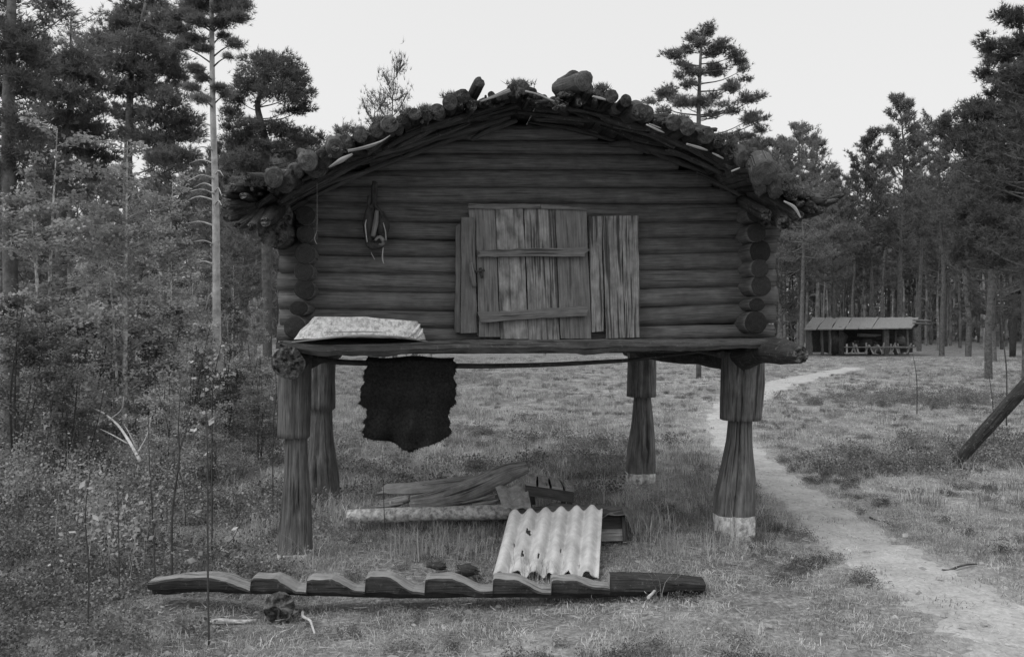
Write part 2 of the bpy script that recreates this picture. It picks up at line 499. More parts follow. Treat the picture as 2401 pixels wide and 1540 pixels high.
# ground material: forest litter with worn sandy patches
def ground_mat():
    m, t, b = nm('forest_floor')
    tc = N(t, "ShaderNodeTexCoord").outputs['Object']
    n1 = noise(t, tc, 28, 10, .75); n2 = noise(t, tc, .9, 5, .6); n3 = noise(t, tc, 5.0, 6, .7)
    r1 = ramp(t, [(.32, .06), (.5, .25), (.66, .54)]); t.links.new(n1, r1.inputs[0])
    r2 = ramp(t, [(.35, .65), (.65, 1.15)]); t.links.new(n2, r2.inputs[0])
    r3 = ramp(t, [(.35, .5), (.65, 1.2)]); t.links.new(n3, r3.inputs[0])
    a = mathn(t, 'MULTIPLY', mathn(t, 'MULTIPLY', r1.outputs[0], r2.outputs[0]), r3.outputs[0])
    at = N(t, "ShaderNodeAttribute"); at.attribute_name = 'sand'
    rs = ramp(t, [(.3, .3), (.7, .5)]); t.links.new(n1, rs.inputs[0])
    k = mathn(t, 'MULTIPLY', at.outputs['Fac'], mathn(t, 'ADD', mathn(t, 'MULTIPLY', n3, 1.2), .3)); 
    k = mathn(t, 'MINIMUM', k, 1.0)
    mx = N(t, "ShaderNodeMix", data_type='FLOAT'); t.links.new(k, mx.inputs[0]); t.links.new(a, mx.inputs[2]); t.links.new(rs.outputs[0], mx.inputs[3])
    c = N(t, "ShaderNodeCombineColor")
    for i in range(3): t.links.new(mx.outputs[0], c.inputs[i])
    t.links.new(c.outputs[0], b.inputs['Base Color'])
    bp = N(t, "ShaderNodeBump"); bp.inputs['Strength'].default_value = .8; bp.inputs['Distance'].default_value = .02
    t.links.new(mathn(t, 'ADD', n1, n3), bp.inputs['Height']); t.links.new(bp.outputs[0], b.inputs['Normal'])
    b.inputs['Roughness'].default_value = 1
    return m
M['ground'] = ground_mat()
def path_mat():
    m, t, b = nm('sandy_path')
    tc = N(t, "ShaderNodeTexCoord").outputs['Object']
    n1 = noise(t, tc, 34, 9, .75); n3 = noise(t, tc, 3.5, 6, .7)
    r1 = ramp(t, [(.3, .32), (.55, .48), (.7, .60)]); t.links.new(n1, r1.inputs[0])
    r3 = ramp(t, [(.32, .72), (.62, 1.05)]); t.links.new(n3, r3.inputs[0])
    a = mathn(t, 'MULTIPLY', r1.outputs[0], r3.outputs[0])
    c = N(t, "ShaderNodeCombineColor")
    for i in range(3): t.links.new(a, c.inputs[i])
    t.links.new(c.outputs[0], b.inputs['Base Color'])
    bp = N(t, "ShaderNodeBump"); bp.inputs['Strength'].default_value = .6; bp.inputs['Distance'].default_value = .012
    t.links.new(n1, bp.inputs['Height']); t.links.new(bp.outputs[0], b.inputs['Normal'])
    b.inputs['Roughness'].default_value = 1
    return m
M['path'] = path_mat()

# ---------------------------------------------------------------- ground and path
def warp(n, near, far):
    t = np.linspace(-1, 1, n)
    return np.sign(t) * (near * np.abs(t) + (far - near) * np.abs(t) ** 5)
gx = warp(321, 9, 400)
gy = np.concatenate([np.linspace(-400, -5, 12), np.linspace(-4, 2.5, 14)[0:], np.linspace(2.6, 12, 200), np.linspace(12.1, 45, 130), np.linspace(46, 140, 30), np.linspace(150, 700, 12)])
X, Y = np.meshgrid(gx, gy)
Z = gz(X, Y)
nx, ny = len(gx), len(gy)
idx = np.arange(nx * ny).reshape(ny, nx)
Fq = np.stack([idx[:-1, :-1], idx[:-1, 1:], idx[1:, 1:], idx[1:, :-1]], -1).reshape(-1, 4)
me = mesh_from('ground', np.stack([X, Y, Z], -1).reshape(-1, 3), Fq, smooth=True)
pmv = path_m(X, Y)
sand = np.clip(1.0 - pmv / 1.6, 0, 1) * .75
# bare sandy clearing to the right of the path
X1, Y1 = X.ravel(), Y.ravel()
sand = np.maximum(sand, .45 * np.exp(-(((X1 - 4.3) / 2.2) ** 2 + ((Y1 - 8) / 3) ** 2)))
sand = np.maximum(sand, .55 * np.exp(-(((X1 - 8) / 6) ** 2 + ((Y1 - 24) / 9) ** 2)))
sand = np.maximum(sand, .4 * np.exp(-(((X1 - .8) / 1.8) ** 2 + ((Y1 - 4.3) / .6) ** 2)))
at = me.attributes.new('sand', 'FLOAT', 'POINT'); at.data.foreach_set('value', sand.astype(np.float32))
g = link('ground', me, M['ground']); g['kind'] = 'structure'

V = []; Fp = []
nn = len(PD); K = 14
tang = np.gradient(PD[:, :2], axis=0); tang /= np.linalg.norm(tang, axis=1)[:, None]
rng = np.random.RandomState(4)
for i in range(nn):
    nrm = np.array([tang[i][1], -tang[i][0]])
    wl = PD[i, 2] * (1.1 + .16 * math.sin(i * .9) + .10 * math.sin(i * 2.7 + 1) + rng.randn() * .07)
    wr = PD[i, 2] * (1.15 + .16 * math.sin(i * .75 + 2) + .10 * math.sin(i * 2.1) + rng.randn() * .07)
    for k in range(K):
        f = k / (K - 1)
        s_ = -wl * (1 - f) + wr * f
        q = PD[i, :2] + nrm * s_
        edge = min(f, 1 - f)
        V.append((q[0], q[1], float(gz(q[0], q[1])) + (.008 if edge > 0.01 else -.02)))
for i in range(nn - 1):
    for k in range(K - 1):
        a = i * K + k
        Fp.append((a, a + 1, a + K + 1, a + K))
po = link('path', mesh_from('path', V, Fp, smooth=True), M['path']); po['kind'] = 'structure'

# ---------------------------------------------------------------- storehouse
LX = [560, 750, 1066, 1502, 1716, 1900]
J = [[215] * 4, [252] * 4, [290] * 4, [326, 327, 328, 326], [357, 357, 359, 358], [397, 398, 398, 396], [436, 437, 438, 436],
     [473, 476, 477, 475], [512, 520, 521, 519], [556, 563.6, 559, 556], [597, 602, 595, 592], [640, 645, 633, 629.5],
     [680, 685, 677, 673], [726, 729.5, 720.6, 711], [762, 774.5, 768.6, 757], [797, 800, 797, 796]]
store = thing('log_storehouse', B(0, 1.3, 0), 'dark weathered log storehouse raised on four notched posts in the clearing', 'storehouse')

DECKV = -.5
deckpx = [(560, 512), (600, 485), (640, 455), (720, 408), (800, 366), (900, 325), (1000, 287), (1110, 252), (1218, 222), (1320, 240), (1420, 262), (1550, 305), (1700, 368), (1800, 428), (1860, 480), (1900, 512)]
deck = np.array([UZ(a, b, DECKV) for a, b in deckpx])
def deckz(u): return float(np.interp(u, deck[:, 0], deck[:, 1]))

wall_pts = []
for i in range(len(J) - 1):
    a = np.array(J[i]); b = np.array(J[i + 1])
    a = np.array([a[0]] + list(a) + [a[-1]], float); b = np.array([b[0]] + list(b) + [b[-1]], float)
    uu = np.array([UZ(px, y, .035)[0] for px, y in zip(LX, (a + b) / 2)])
    zt = np.array([UZ(px, y, .035)[1] for px, y in zip(LX, a)]); zb = np.array([UZ(px, y, .035)[1] for px, y in zip(LX, b)])
    zc = (zt + zb) / 2; r = float(((zt - zb) / 2).mean()) * 1.08
    uL = UZ(652 + 3 * math.sin(i * 2.1), 600, .035)[0]; uR = UZ(1822 + 4 * math.sin(i * 1.7), 600, .035)[0]
    us = np.linspace(uL, uR, 400)
    zz = np.interp(us, uu, zc)
    ok = [z + r * .0 < deckz(u) for u, z in zip(us, zz)]
    if sum(ok) < 12: continue
    us = us[np.array(ok)]
    u0, u1 = us[0], us[-1]
    if i < 9: u0 -= .02; u1 += .02
    n = 14
    un = np.linspace(u0, u1, n); zn = np.interp(un, uu, zc)
    wall_pts.append((un, zn, r))
    log('wall_log', [B(u, .035 + r, z) for u, z in zip(un, zn)], r * np.array([1 + .05 * math.sin(i * 3.7), 1 + .04 * math.sin(i * 1.3), 1 + .04 * math.sin(i * 2.9), 1 - .05 * math.sin(i * 3.7)]),  [M['wall'], M['wall_end']], store, seg=28, n=44, rough=.045, jag=.02, crack=(12 + (i * 7) % 5) if i % 3 else None, cramt=.93)
    log('wall_log', [B(u, 2.45 + r, z) for u, z in zip(un, zn)], [r] * 4, [M['wall'], M['wall_end']], store, seg=10, n=6, rough=.04)
# side walls, ends facing the viewer
lefts = [(716, 505, 22), (716, 548, 22), (715, 594, 24), (712, 636, 23), (714, 678, 25), (700, 723, 23), (691, 768, 26)]
rights = [(1772, 500, 22), (1774, 545, 22), (1782, 590, 26), (1782, 629, 22), (1785, 669, 26), (1775, 714, 19), (1772, 757, 27)]
for lst, back in ((lefts, 712), (rights, 1780)):
    ub = UZ(back, 600, -.2)[0]
    for k, (px, py, r) in enumerate(lst):
        vf = -.17 + .03 * math.sin(k * 2.3 + px)
        u, z = UZ(px, py, vf)
        t = ray_t(px, vf)
        rr = r / FL * t
        log('side_wall_log', [B(u, vf, z), B(u * .5 + ub * .5, .25, z), B(ub, 2.72, z)], [rr, rr * .98, rr], [M['wall'], M['wall_end']], store, seg=18, n=9, rough=.05, jag=.05, sy=1.0 if k != 5 else .8)

# notched posts
def post(name, secs, v, paint_py, crackang=None, sd=0):
    """secs: (py, px left, px right)"""
    seg = 48; V = []; F = []; U = []; Mi = []
    if crackang is not None: crackang = int(crackang * 48 / 36)
    A = np.arange(seg) / seg * 2 * np.pi
    pxm = (secs[0][1] + secs[0][2]) / 2
    rows = []
    for i in range(len(secs) - 1):
        a, b = secs[i], secs[i + 1]
        n = max(1, int(abs(b[0] - a[0]) / 12))
        for k in range(n): rows.append(tuple(a[q] * (1 - k / n) + b[q] * k / n for q in range(3)))
    rows.append(secs[-1])
    base = 0
    vc = v + .13
    for i, (py, l, r) in enumerate(rows):
        u0, z = UZ(l, py, v); u1, _ = UZ(r, py, v)
        c = (u0 + u1) / 2; hw = (u1 - u0) / 2
        ca, sa = np.cos(A), np.sin(A)
        e = .75
        ex = np.sign(ca) * np.abs(ca) ** e; ey = np.sign(sa) * np.abs(sa) ** e
        for j in range(seg):
            k = 1 + .045 * float(sn([ca[j] + sd, sa[j], z * 2], 3, sd)) + .025 * float(sn([ca[j] * 6 + sd, sa[j] * 6, z * 3], 2, sd + 3)) 
            if crackang is not None and j == (crackang + int(1.2 * math.sin(z * 3))) % seg: k *= .76
            V.append(B(c + hw * ex[j] * k, vc + min(hw, .15) * ey[j] * k, z))
    V = np.array(V); nr = len(rows)
    pz = UZ(rows[-1][1], paint_py, v)[1] if paint_py else -9
    for i in range(nr - 1):
        for j in range(seg):
            j2 = (j + 1) % seg
            q = [i * seg + j, i * seg + j2, (i + 1) * seg + j2, (i + 1) * seg + j]
            F.append(tuple(q[::-1]))
            zc = V[q, 2].mean()
            pt = pz + .006 * math.sin(j * 1.9 + sd)
            U.append([(zc_, j_ * .02) for zc_, j_ in ((V[q[3], 2], j), (V[q[2], 2], j + 1), (V[q[1], 2], j + 1), (V[q[0], 2], j))])
            Mi.append(1 if zc < pt else 0)
    F.append(tuple(range(seg))); U.append([(0, 0)] * seg); Mi.append(0)
    mb = MB(); mb.add(V, F, U, Mi, [True] * (len(F) - 1) + [False])
    return mb.build(name, [M['post'], M['white']], store)
p = post('post', [(826, 1711, 1805), (900, 1708, 1803), (988, 1706, 1795), (990, 1724, 1776), (1040, 1719, 1777), (1110, 1706, 1779), (1170, 1695, 1780), (1213, 1690, 1780), (1275, 1694, 1780), (1340, 1694, 1780)], 0, 1215, 26, 1)
p['label'] = 'front right post with a tapering foot painted white at the bottom'
p = post('post', [(845, 646, 722), (940, 645, 722), (1030, 644, 720), (1032, 661, 714), (1090, 660, 716), (1180, 654, 722), (1286, 644, 727), (1320, 642, 728), (1400, 642, 728)], 0, 1300, 28, 2)
p['label'] = 'front left split post with narrow neck'
post('post', [(820, 1480, 1544), (932, 1479, 1543), (934, 1495, 1532), (990, 1490, 1538), (1060, 1479, 1542), (1112, 1476, 1542), (1140, 1476, 1542), (1200, 1476, 1542)], 2.4, 1112, 27, 3)
post('post', [(826, 722, 784), (960, 720, 782), (965, 726, 775), (1050, 720, 781), (1120, 716, 790), (1180, 714, 794), (1240, 714, 794)], 2.4, 1176, 26, 4)

# beams front to back
def wz(px, py, D): return P(px, py, D)
bl0 = P(678, 850, 5.75)
log('beam', [bl0, B(-1.72 + .06, 0, 1.37), B(-1.64, 2.9, 1.39)], [.112, .10, .10], [M['beam'], M['rot']], store, 'left floor beam with a broken rotten end', seg=36, n=24, rough=.12, jag=.22, rings=8)
br0 = P(1878, 832, 5.72)
z0 = br0[2]
log('beam', [br0, P(1800, 822, 6.2), B(1.70, .5, 1.37), B(1.55, 2.9, 1.39)], [.062, .10, .105, .10], [M['beam'], M['rot']], store, 'right floor beam with a broken splintered tip', seg=36, n=24, rough=.14, jag=.30, rings=8)
# cross beams under the floor
for v in (.25, 2.3):
    log('cross_beam', [B(-1.6, v, 1.435 if v < 1 else 1.41), B(1.6, v, 1.435 if v < 1 else 1.41)], .028 if v < 1 else .045, [M['beam'], M['rot']], store, seg=12, n=8, rough=.05)
# platform boards
def deckboard(v0, v1, top0, lpx, rpx, bend, th, nm_, mat, label=None, sag=0):
    _seed[0] += 1
    mb = MB(); n = 110
    V = []; F = []; U = []
    for i in range(n + 1):
        t = i / n; px = lpx * (1 - t) + rpx * t
        py = np.interp(px, [x for x, _ in top0], [y for _, y in top0])
        u, z = UZ(px, py, v0)
        e = .008 * float(sn([u, v0, 0], 7, 3)); e2 = .017 * float(sn([u, 3, 0], 6, 4)) + .010 * float(sn([u, 9, 0], 31, 4))
        th_ = float(np.interp(px, [x for x, _ in th], [y for _, y in th]))
        ej = (np.random.RandomState(i).randn() * .0)
        pts = [B(u, v0 + e + .012, z), B(u, v0 + e2, z - .014), B(u, v0 + e2 * .5, z - th_ * .55 + e2 * .4), B(u, v0 + .03, z - th_ + e2 * .8 + .010 * float(sn([u, 2, 0], 14, 7))), B(u, v1, z - th_), B(u, v1, z + .002), B(u, (v0 + v1) / 2, z + .004 + .003 * math.sin(i * 1.7))]
        V += pts
    k = 7
    for i in range(n):
        for j in range(k):
            j2 = (j + 1) % k
            F.append((i * k + j, (i + 1) * k + j, (i + 1) * k + j2, i * k + j2))
            a, b = i * .032, (i + 1) * .032
            U.append([(a, j * .05), (b, j * .05), (b, j * .05 + .05), (a, j * .05 + .05)])
    F.append(tuple(range(k))); U.append([(0, 0)] * k); F.append(tuple(range(n * k, n * k + k))[::-1]); U.append([(0, 0)] * k)
    mb.add(V, F, U, 0, False)
    o = mb.build(nm_, mat, store)
    if label: o['label'] = label
    return o
top0 = [(640, 800), (660, 801), (700, 806), (760, 809), (900, 806), (1000, 802), (1100, 799), (1300, 798), (1450, 797), (1600, 798), (1700, 798), (1800, 796), (1850, 793), (1900, 790)]
thk = [(640, .03), (680, .06), (760, .075), (1000, .085), (1300, .09), (1500, .085), (1650, .07), (1860, .05)]
deckboard(-.42, -.13, top0, 662, 1846, 0, thk, 'floor_board', M['deck'], 'thick hewn front board of the platform')
top1 = [(640, 800), (900, 800), (1300, 797), (1850, 794)]
deckboard(-.12, .10, top1, 655, 1838, 0, [(0, .05), (3000, .05)], 'floor_board', M['deck'])
for k in range(9):
    v0 = .14 + k * .27
    uu0, zz = -1.7, 1.49
    plank('floor_board', B(-1.80, v0, 1.495), B(-1.80, v0 + .26, 1.495), B(1.82, v0, 1.495), B(1.82, v0 + .26, 1.495), (0, 0, -.045), M['deck'], store, n=6)

# door and the boards nailed beside it
def rz5(zx, zy): return 1034.6 + .26393 * zx, 443.4 + .26393 * zy
door = thing('door', B(0, -.02, 1.5), None, None); door.parent = store
door.location = Vector([float(x) for x in (B(0, -.02, 1.5) - org(store))])
for k in ('label', 'category', '_o'):
    if k in door: del door[k]
def zboard(name, tl, tr, br_, bl_, v, mat, parent, th=.025, label=None, vert=True, **k):
    q = [W(*rz5(*c), v) for c in (tl, tr, br_, bl_)]
    thv = np.array([VX[0] * th, VX[1] * th, 0])
    if vert: return plank(name, q[0], q[1], q[3], q[2], thv, mat, parent, label, **k)
    return plank(name, q[0], q[3], q[1], q[2], thv, mat, parent, label, **k)
zboard('board', (300, 165), (478, 168), (522, 1312), (338, 1312), -.035, M['door'], door)
zboard('board', (484, 168), (728, 172), (772, 1330), (528, 1330), -.045, M['door_pale'], door, label='palest board of the door, knotty')
zboard('board', (736, 172), (1006, 176), (1052, 1338), (780, 1338), -.038, M['door_grey'], door, label='streaky grey board with a splintered pale strip')
zboard('board', (1014, 176), (1290, 180), (1334, 1326), (1058, 1326), -.036, M['door'], door)
zboard('batten', (335, 548), (1292, 518), (1285, 598), (342, 606), -.085, M['batten'], door, th=.035, vert=False, jit=.006, endj=.01, n=14, bow=.0)
zboard('batten', (342, 1100), (1282, 1030), (1300, 1124), (345, 1186), -.085, M['batten'], door, th=.035, vert=False, jit=.006, endj=.01, n=14)
zboard('lintel', (242, 130), (880, 132), (880, 172), (242, 176), -.055, M['batten'], door, th=.04, vert=False, jit=.006)
zboard('lintel', (884, 133), (1292, 170), (1292, 186), (884, 174), -.053, M['batten'], door, th=.038, vert=False, jit=.004)
zboard('jamb', (180, 250), (290, 250), (318, 1275), (172, 1280), -.05, M['door'], door, th=.03)
zboard('jamb', (132, 330), (176, 300), (166, 1275), (120, 1270), -.035, M['door'], door, th=.05)
zboard('jamb', (245, 178), (296, 180), (330, 1300), (322, 1300), -.03, M['door'], door, th=.04)
log('latch', [W(*rz5(262, 650), -.07), W(*rz5(275, 760), -.075), W(*rz5(295, 868), -.07)], [.014, .028, .016], [M['batten'], M['wall_end']], door, seg=8, n=8, rough=.15)
log('hinge', [W(*rz5(345, 700), -.07), W(*rz5(362, 790), -.07)], [.014, .012], [M['strap'], M['strap']], door, seg=6, n=4)
log('latch', [W(*rz5(300, 735), -.085), W(*rz5(385, 720), -.085)], [.01, .01], [M['strap'], M['strap']], door, seg=6, n=4)
zboard('board', (1310, 242), (1424, 240), (1450, 1260), (1340, 1272), -.04, M['door_grey'], store, label='narrow grey board right of the door')
zboard('board', (1430, 242), (1602, 236), (1632, 1320), (1470, 1326), -.05, M['door_grey'], store, label='pale streaked board right of the door')
zboard('board', (1606, 238), (1750, 236), (1764, 1316), (1634, 1320), -.052, M['door_grey'], store, label='outermost pale streaked board right of the door')

# roof deck, boards running front to back
for i in range(len(deck) - 1):
    (u0, z0_), (u1, z1_) = deck[i], deck[i + 1]
    nrm = np.array([-(z1_ - z0_), (u1 - u0)]); nrm /= np.linalg.norm(nrm)
    L = math.hypot(u1 - u0, z1_ - z0_); m = max(1, round(L / .2))
    for k in range(m):
        a, b = k / m, (k + 1) / m - .03
        ua, za = u0 + (u1 - u0) * a, z0_ + (z1_ - z0_) * a; ub, zb_ = u0 + (u1 - u0) * b, z0_ + (z1_ - z0_) * b
        vf = -.42 + .05 * math.sin(i * 3.1 + k * 2)
        th3 = np.array([UX[0] * nrm[0], UX[1] * nrm[0], nrm[1]]) * .035
        plank('roof_board', B(ua, vf, za), B(ub, vf, zb_), B(ua, 3.0, za), B(ub, 3.0, zb_), th3, M['roof'], store, n=4)
# slanting split poles and bark slabs under the roof ends
def pole(pxs, v, r, mat='roof', name='verge_pole', **k):
    pts = [W(a, b, v) for a, b in pxs]
    return log(name, pts, np.array(r) / FL * 6, [M[mat], M['roof_end']], store, seg=12, n=16, rough=.24, jag=.4, **k)
rv = np.random.RandomState(15)
def dpy(px): return float(np.interp(px, [a for a, _ in deckpx], [b for _, b in deckpx]))
for side in (-1, 1):
    for row, (off, v) in enumerate(((12, -.42), (23, -.36), (34, -.27), (46, -.16), (60, -.09))):
        px = 1215 + side * rv.uniform(0, 40); end = 640 if side < 0 else 1830
        while (end - px) * side > 60:
            ln = rv.uniform(80, 230); p1 = px + side * min(ln, (end - px) * side + 10)
            mids = [px, (px + p1) / 2, p1]; o1, o2 = rv.randn() * 7, rv.randn() * 8
            if row > 2 and rv.rand() < .12: px = p1; continue
            pole([(mids[0], dpy(mids[0]) + off + o1), (mids[1], dpy(mids[1]) + off + rv.randn() * 2), (mids[2], dpy(mids[2]) + off + o2)], v + rv.randn() * .015, rv.uniform(5, 9.5) * np.array([.8, 1.1, .7]), mat='roof' if row < 3 else 'verge', name='verge_pole', sy=1.0, sx=.8)
            px = p1 - side * rv.uniform(5, 25)

# roof logs lying front to back: (px, py, r px, v of the front end, tilt)
RL = [(643, 419, 20, -.72, 0), (668, 432, 24, -.66, 0), (692, 402, 24, -.6, 0), (722, 380, 23, -.75, 0), (758, 374, 23, -.62, 0), (740, 395, 22, -.55, 0), (785, 350, 23, -.7, 0),
      (808, 336, 20, -.62, 0), (815, 362, 17, -.55, 0), (846, 320, 20, -.72, 0), (868, 338, 15, -.55, 0), (882, 304, 19, -.66, 0), (914, 291, 18, -.7, 0), (935, 304, 14, -.6, 0), (945, 278, 17, -.62, 0),
      (973, 268, 17, -.7, 0), (1002, 268, 15, -.62, 0), (1025, 262, 14, -.6, 0), (1054, 240, 18, -.72, 0), (1085, 226, 17, -.66, 0), (1105, 243, 14, -.6, 0), (1152, 222, 9, -.6, 0), (1135, 238, 10, -.5, 0), (1170, 228, 8, -.5, 0),
      (1205, 212, 14, -.62, 0), (1228, 207, 16, -.68, 0), (1248, 217, 11, -.6, 0), (1275, 232, 10, -.5, 0), (1300, 236, 11, -.5, 0), (1330, 226, 15, -.55, 0), (1381, 207, 12, -.72, 0), (1360, 232, 14, -.55, 0), (1407, 220, 14, -.68, 0),
      (1434, 226, 17, -.72, 0), (1467, 236, 19, -.76, 0), (1448, 254, 14, -.55, 0), (1499, 262, 18, -.7, 0), (1516, 266, 15, -.62, 0), (1542, 284, 11, -.6, 0), (1560, 296, 13, -.55, 0), (1582, 290, 20, -.72, 0), (1613, 301, 20, -.76, 0),
      (1656, 317, 20, -.7, 0), (1685, 331, 16, -.66, 0), (1636, 330, 14, -.55, 0), (1712, 350, 18, -.6, 0), (1742, 372, 24, -.7, 0), (1716, 384, 16, -.5, 0), (1794, 408, 36, -.78, 0), (1848, 424, 16, -.66, 0), (1783, 446, 15, -.7, 0), (1820, 454, 18, -.76, 0), (1762, 412, 14, -.6, 0)]
for k, (px, py, r, v, tl) in enumerate(RL):
    rr = r * (1 + .14 * math.sin(k * 5.3)) / FL * ray_t(px, v)
    u, z = UZ(px, py, v)
    du = .09 * math.sin(k * 1.9)
    jz = max(z, deckz(u) + rr + .03)
    log('roof_log', [B(u, v, z), B(u + du * .3, v + .45, z * .4 + jz * .6), B(u + du, 3.05 + .1 * math.sin(k), jz)], [rr, rr * 1.02, rr * .9], [M['roof'], M['roof_end']], store, seg=20, n=8, rough=.13, jag=.12, sx=1 + .12 * math.sin(k * 2.7), sy=1 + .1 * math.cos(k * 1.9))
rr_ = np.random.RandomState(44)
sil = [(560, 445), (600, 428), (660, 405), (720, 365), (790, 330), (860, 305), (940, 275), (1010, 258), (1090, 226), (1170, 220), (1220, 206), (1290, 228), (1340, 215), (1400, 212), (1470, 228), (1540, 272), (1620, 292), (1700, 330), (1760, 366), (1830, 400), (1870, 448), (1900, 460)]
for k in range(150):
    t = rr_.rand() * (len(sil) - 1); q0, q1 = sil[int(t)], sil[int(t) + 1]; f = t - int(t)
    px = q0[0] * (1 - f) + q1[0] * f; py = q0[1] * (1 - f) + q1[1] * f + rr_.uniform(2, 30)
    r0 = rr_.uniform(4, 11); v = rr_.uniform(-.78, -.45); rr = r0 / FL * 5.8
    dxp = rr_.randn() * 30; dyp = rr_.uniform(-14, 26)
    log('broken_slab', [W(px, py, v), W(px + dxp, py + dyp, v + .45)], [rr * .8, rr * 1.3], [M['roof'], M['rot']], store, seg=9, n=6, rough=.2, jag=.4, sx=rr_.uniform(.45, 1.1), sy=rr_.uniform(.6, 1.2))
# odd stubs that stick up
def stub(a, b, v0, v1, r, name='roof_log', jag=.15, **k):
    return log(name, [W(*a, v0), W(*b, v1)], np.array(r) / FL * 5.9, [M['roof'], M['roof_end']], store, seg=14, n=7, rough=.1, jag=jag, **k)
stub((1100, 240), (1124, 193), -.5, -.72, [13, 13.5], dome=.4)
stub((1310, 208), (1368, 190), -.35, -.75, [20, 24], dome=.3, label='thickest stub lying across the roof right of the ridge')
stub((1318, 200), (1345, 182), .2, -.3, [18, 18], dome=.3)
# left eave: split logs fanning outwards
for tip, r in (((577, 414), 15), ((547, 440), 15), ((527, 456), 13), ((530, 482), 15), ((533, 512), 15), ((558, 530), 17), ((590, 532), 18), ((622, 520), 20)):
    a = (655 + (tip[0] - 590) * .15, 462 + (tip[1] - 470) * .35)
    log('eave_log', [W(*a, .1), W(*tip, -.72)], np.array([24, 22, r * .55]) / FL * 6, [M['roof'], M['rot']], store, seg=12, n=8, rough=.12, jag=.45)
log('eave_log', [B(-1.78, -.2, UZ(610, 500, -.2)[1]), B(-1.78, 2.9, UZ(610, 500, -.2)[1])], .15, [M['roof'], M['rot']], store, seg=14, n=8, rough=.1, jag=.2)
log('eave_log', [W(640, 545, -.35), B(-1.62, 2.9, 2.45)], [.10, .1], [M['roof'], M['rot']], store, seg=14, n=8, rough=.1, jag=.2)
log('eave_log', [W(652, 560, -.1), B(-1.62, 2.9, 2.3)], [.07, .07], [M['roof'], M['rot']], store, seg=14, n=8, rough=.1, jag=.2)
# right eave
for a, b, r in (((1760, 445), (1872, 512), [18, 20, 16]), ((1790, 470), (1838, 522), [20, 22, 18]), ((1740, 470), (1800, 505), [18, 18, 16]), ((1800, 440), (1905, 488), [20, 20, 14]),
                ((1850, 470), (1935, 470), [22, 20, 7]), ((1860, 500), (1930, 492), [22, 18, 9]), ((1900, 492), (1975, 458), [16, 13, 5]), ((1905, 488), (1962, 470), [14, 12, 6]), ((1820, 440), (1880, 450), [16, 15, 10])):
    log('eave_log', [W(*a, -.2), W(*b, -.62)], np.array(r) / FL * 6, [M['roof'], M['rot']], store, seg=12, n=10, rough=.14, jag=.4)
log('eave_log', [B(1.86, -.1, UZ(1850, 500, -.1)[1]), B(1.86, 2.9, UZ(1850, 500, -.1)[1])], .10, [M['roof'], M['rot']], store, seg=14, n=8, rough=.1, jag=.2)
# bleached slivers and bark edges
def sliver(pts, v, wd, mat='pale'):
    q = [W(a, b, v) for a, b in pts]
    return log('bark_strip', q, np.array(wd) / FL * 5.8, [M[mat], M[mat]], store, seg=8, n=10, rough=.2, jag=.3, sx=.5)
sliver([(771, 393), (800, 376), (826, 362)], -.80, [1.5, 5, 2])
sliver([(817, 354), (855, 346), (892, 333), (915, 318)], -.80, [3, 3, 1])
sliver([(1127, 238), (1160, 226), (1194, 212)], -.74, [2, 4, 6])
sliver([(1515, 292), (1540, 304), (1558, 312)], -.80, [2, 3, 1]); sliver([(1522, 291), (1550, 301)], -.80, [1.5, 1.5, 1])
sliver([(1610, 338), (1640, 347), (1659, 353)], -.8, [3, 4, 2]); sliver([(1670, 359), (1696, 372)], -.8, [1.5, 3, 1.5])
sliver([(1838, 472), (1862, 486), (1877, 510)], -.86, [2, 4, 2]); sliver([(1390, 226), (1420, 234)], -.8, [2, 3, 2]); sliver([(1232, 214), (1262, 222), (1300, 238)], -.74, [2, 2, 2])
sliver([(1715, 402), (1735, 394)], -.8, [2, 2, 1])

def tri_mesh(name, V, mats, parent=None, loc=None):
    T = np.arange(len(V)).reshape(-1, 3)
    return mesh_from(name, V, T)

def blades(c, d, K, L, wd, spread, rng):
    """K thin triangles from each centre c along d +- spread"""
    n = len(c)
    c = np.repeat(c, K, 0); d = np.repeat(d, K, 0)
    dd = d + rng.randn(n * K, 3) * spread
    dd /= np.linalg.norm(dd, axis=1)[:, None] + 1e-9
    l = (L * (.7 + .6 * rng.rand(n * K)))[:, None]
    s = np.cross(dd, rng.randn(n * K, 3)); s /= np.linalg.norm(s, axis=1)[:, None] + 1e-9
    st = c + dd * l * .05
    V = np.stack([st - s * wd / 2, st + s * wd / 2, c + dd * l], 1)
    return V.reshape(-1, 3)

def leaves(c, size, rng, droop=.3):
    n = len(c)
    a = rng.randn(n, 3); a[:, 2] *= .6; a[:, 2] -= droop; a /= np.linalg.norm(a, axis=1)[:, None]
    b = np.cross(a, rng.randn(n, 3)); b /= np.linalg.norm(b, axis=1)[:, None] + 1e-9
    s = (size * (.6 + .8 * rng.rand(n)))[:, None]
    p0 = c; p1 = c + a * s * .5 + b * s * .34; p2 = c + a * s; p3 = c + a * s * .5 - b * s * .34
    return np.stack([p0, p1, p2, p0, p2, p3], 1).reshape(-1, 3)

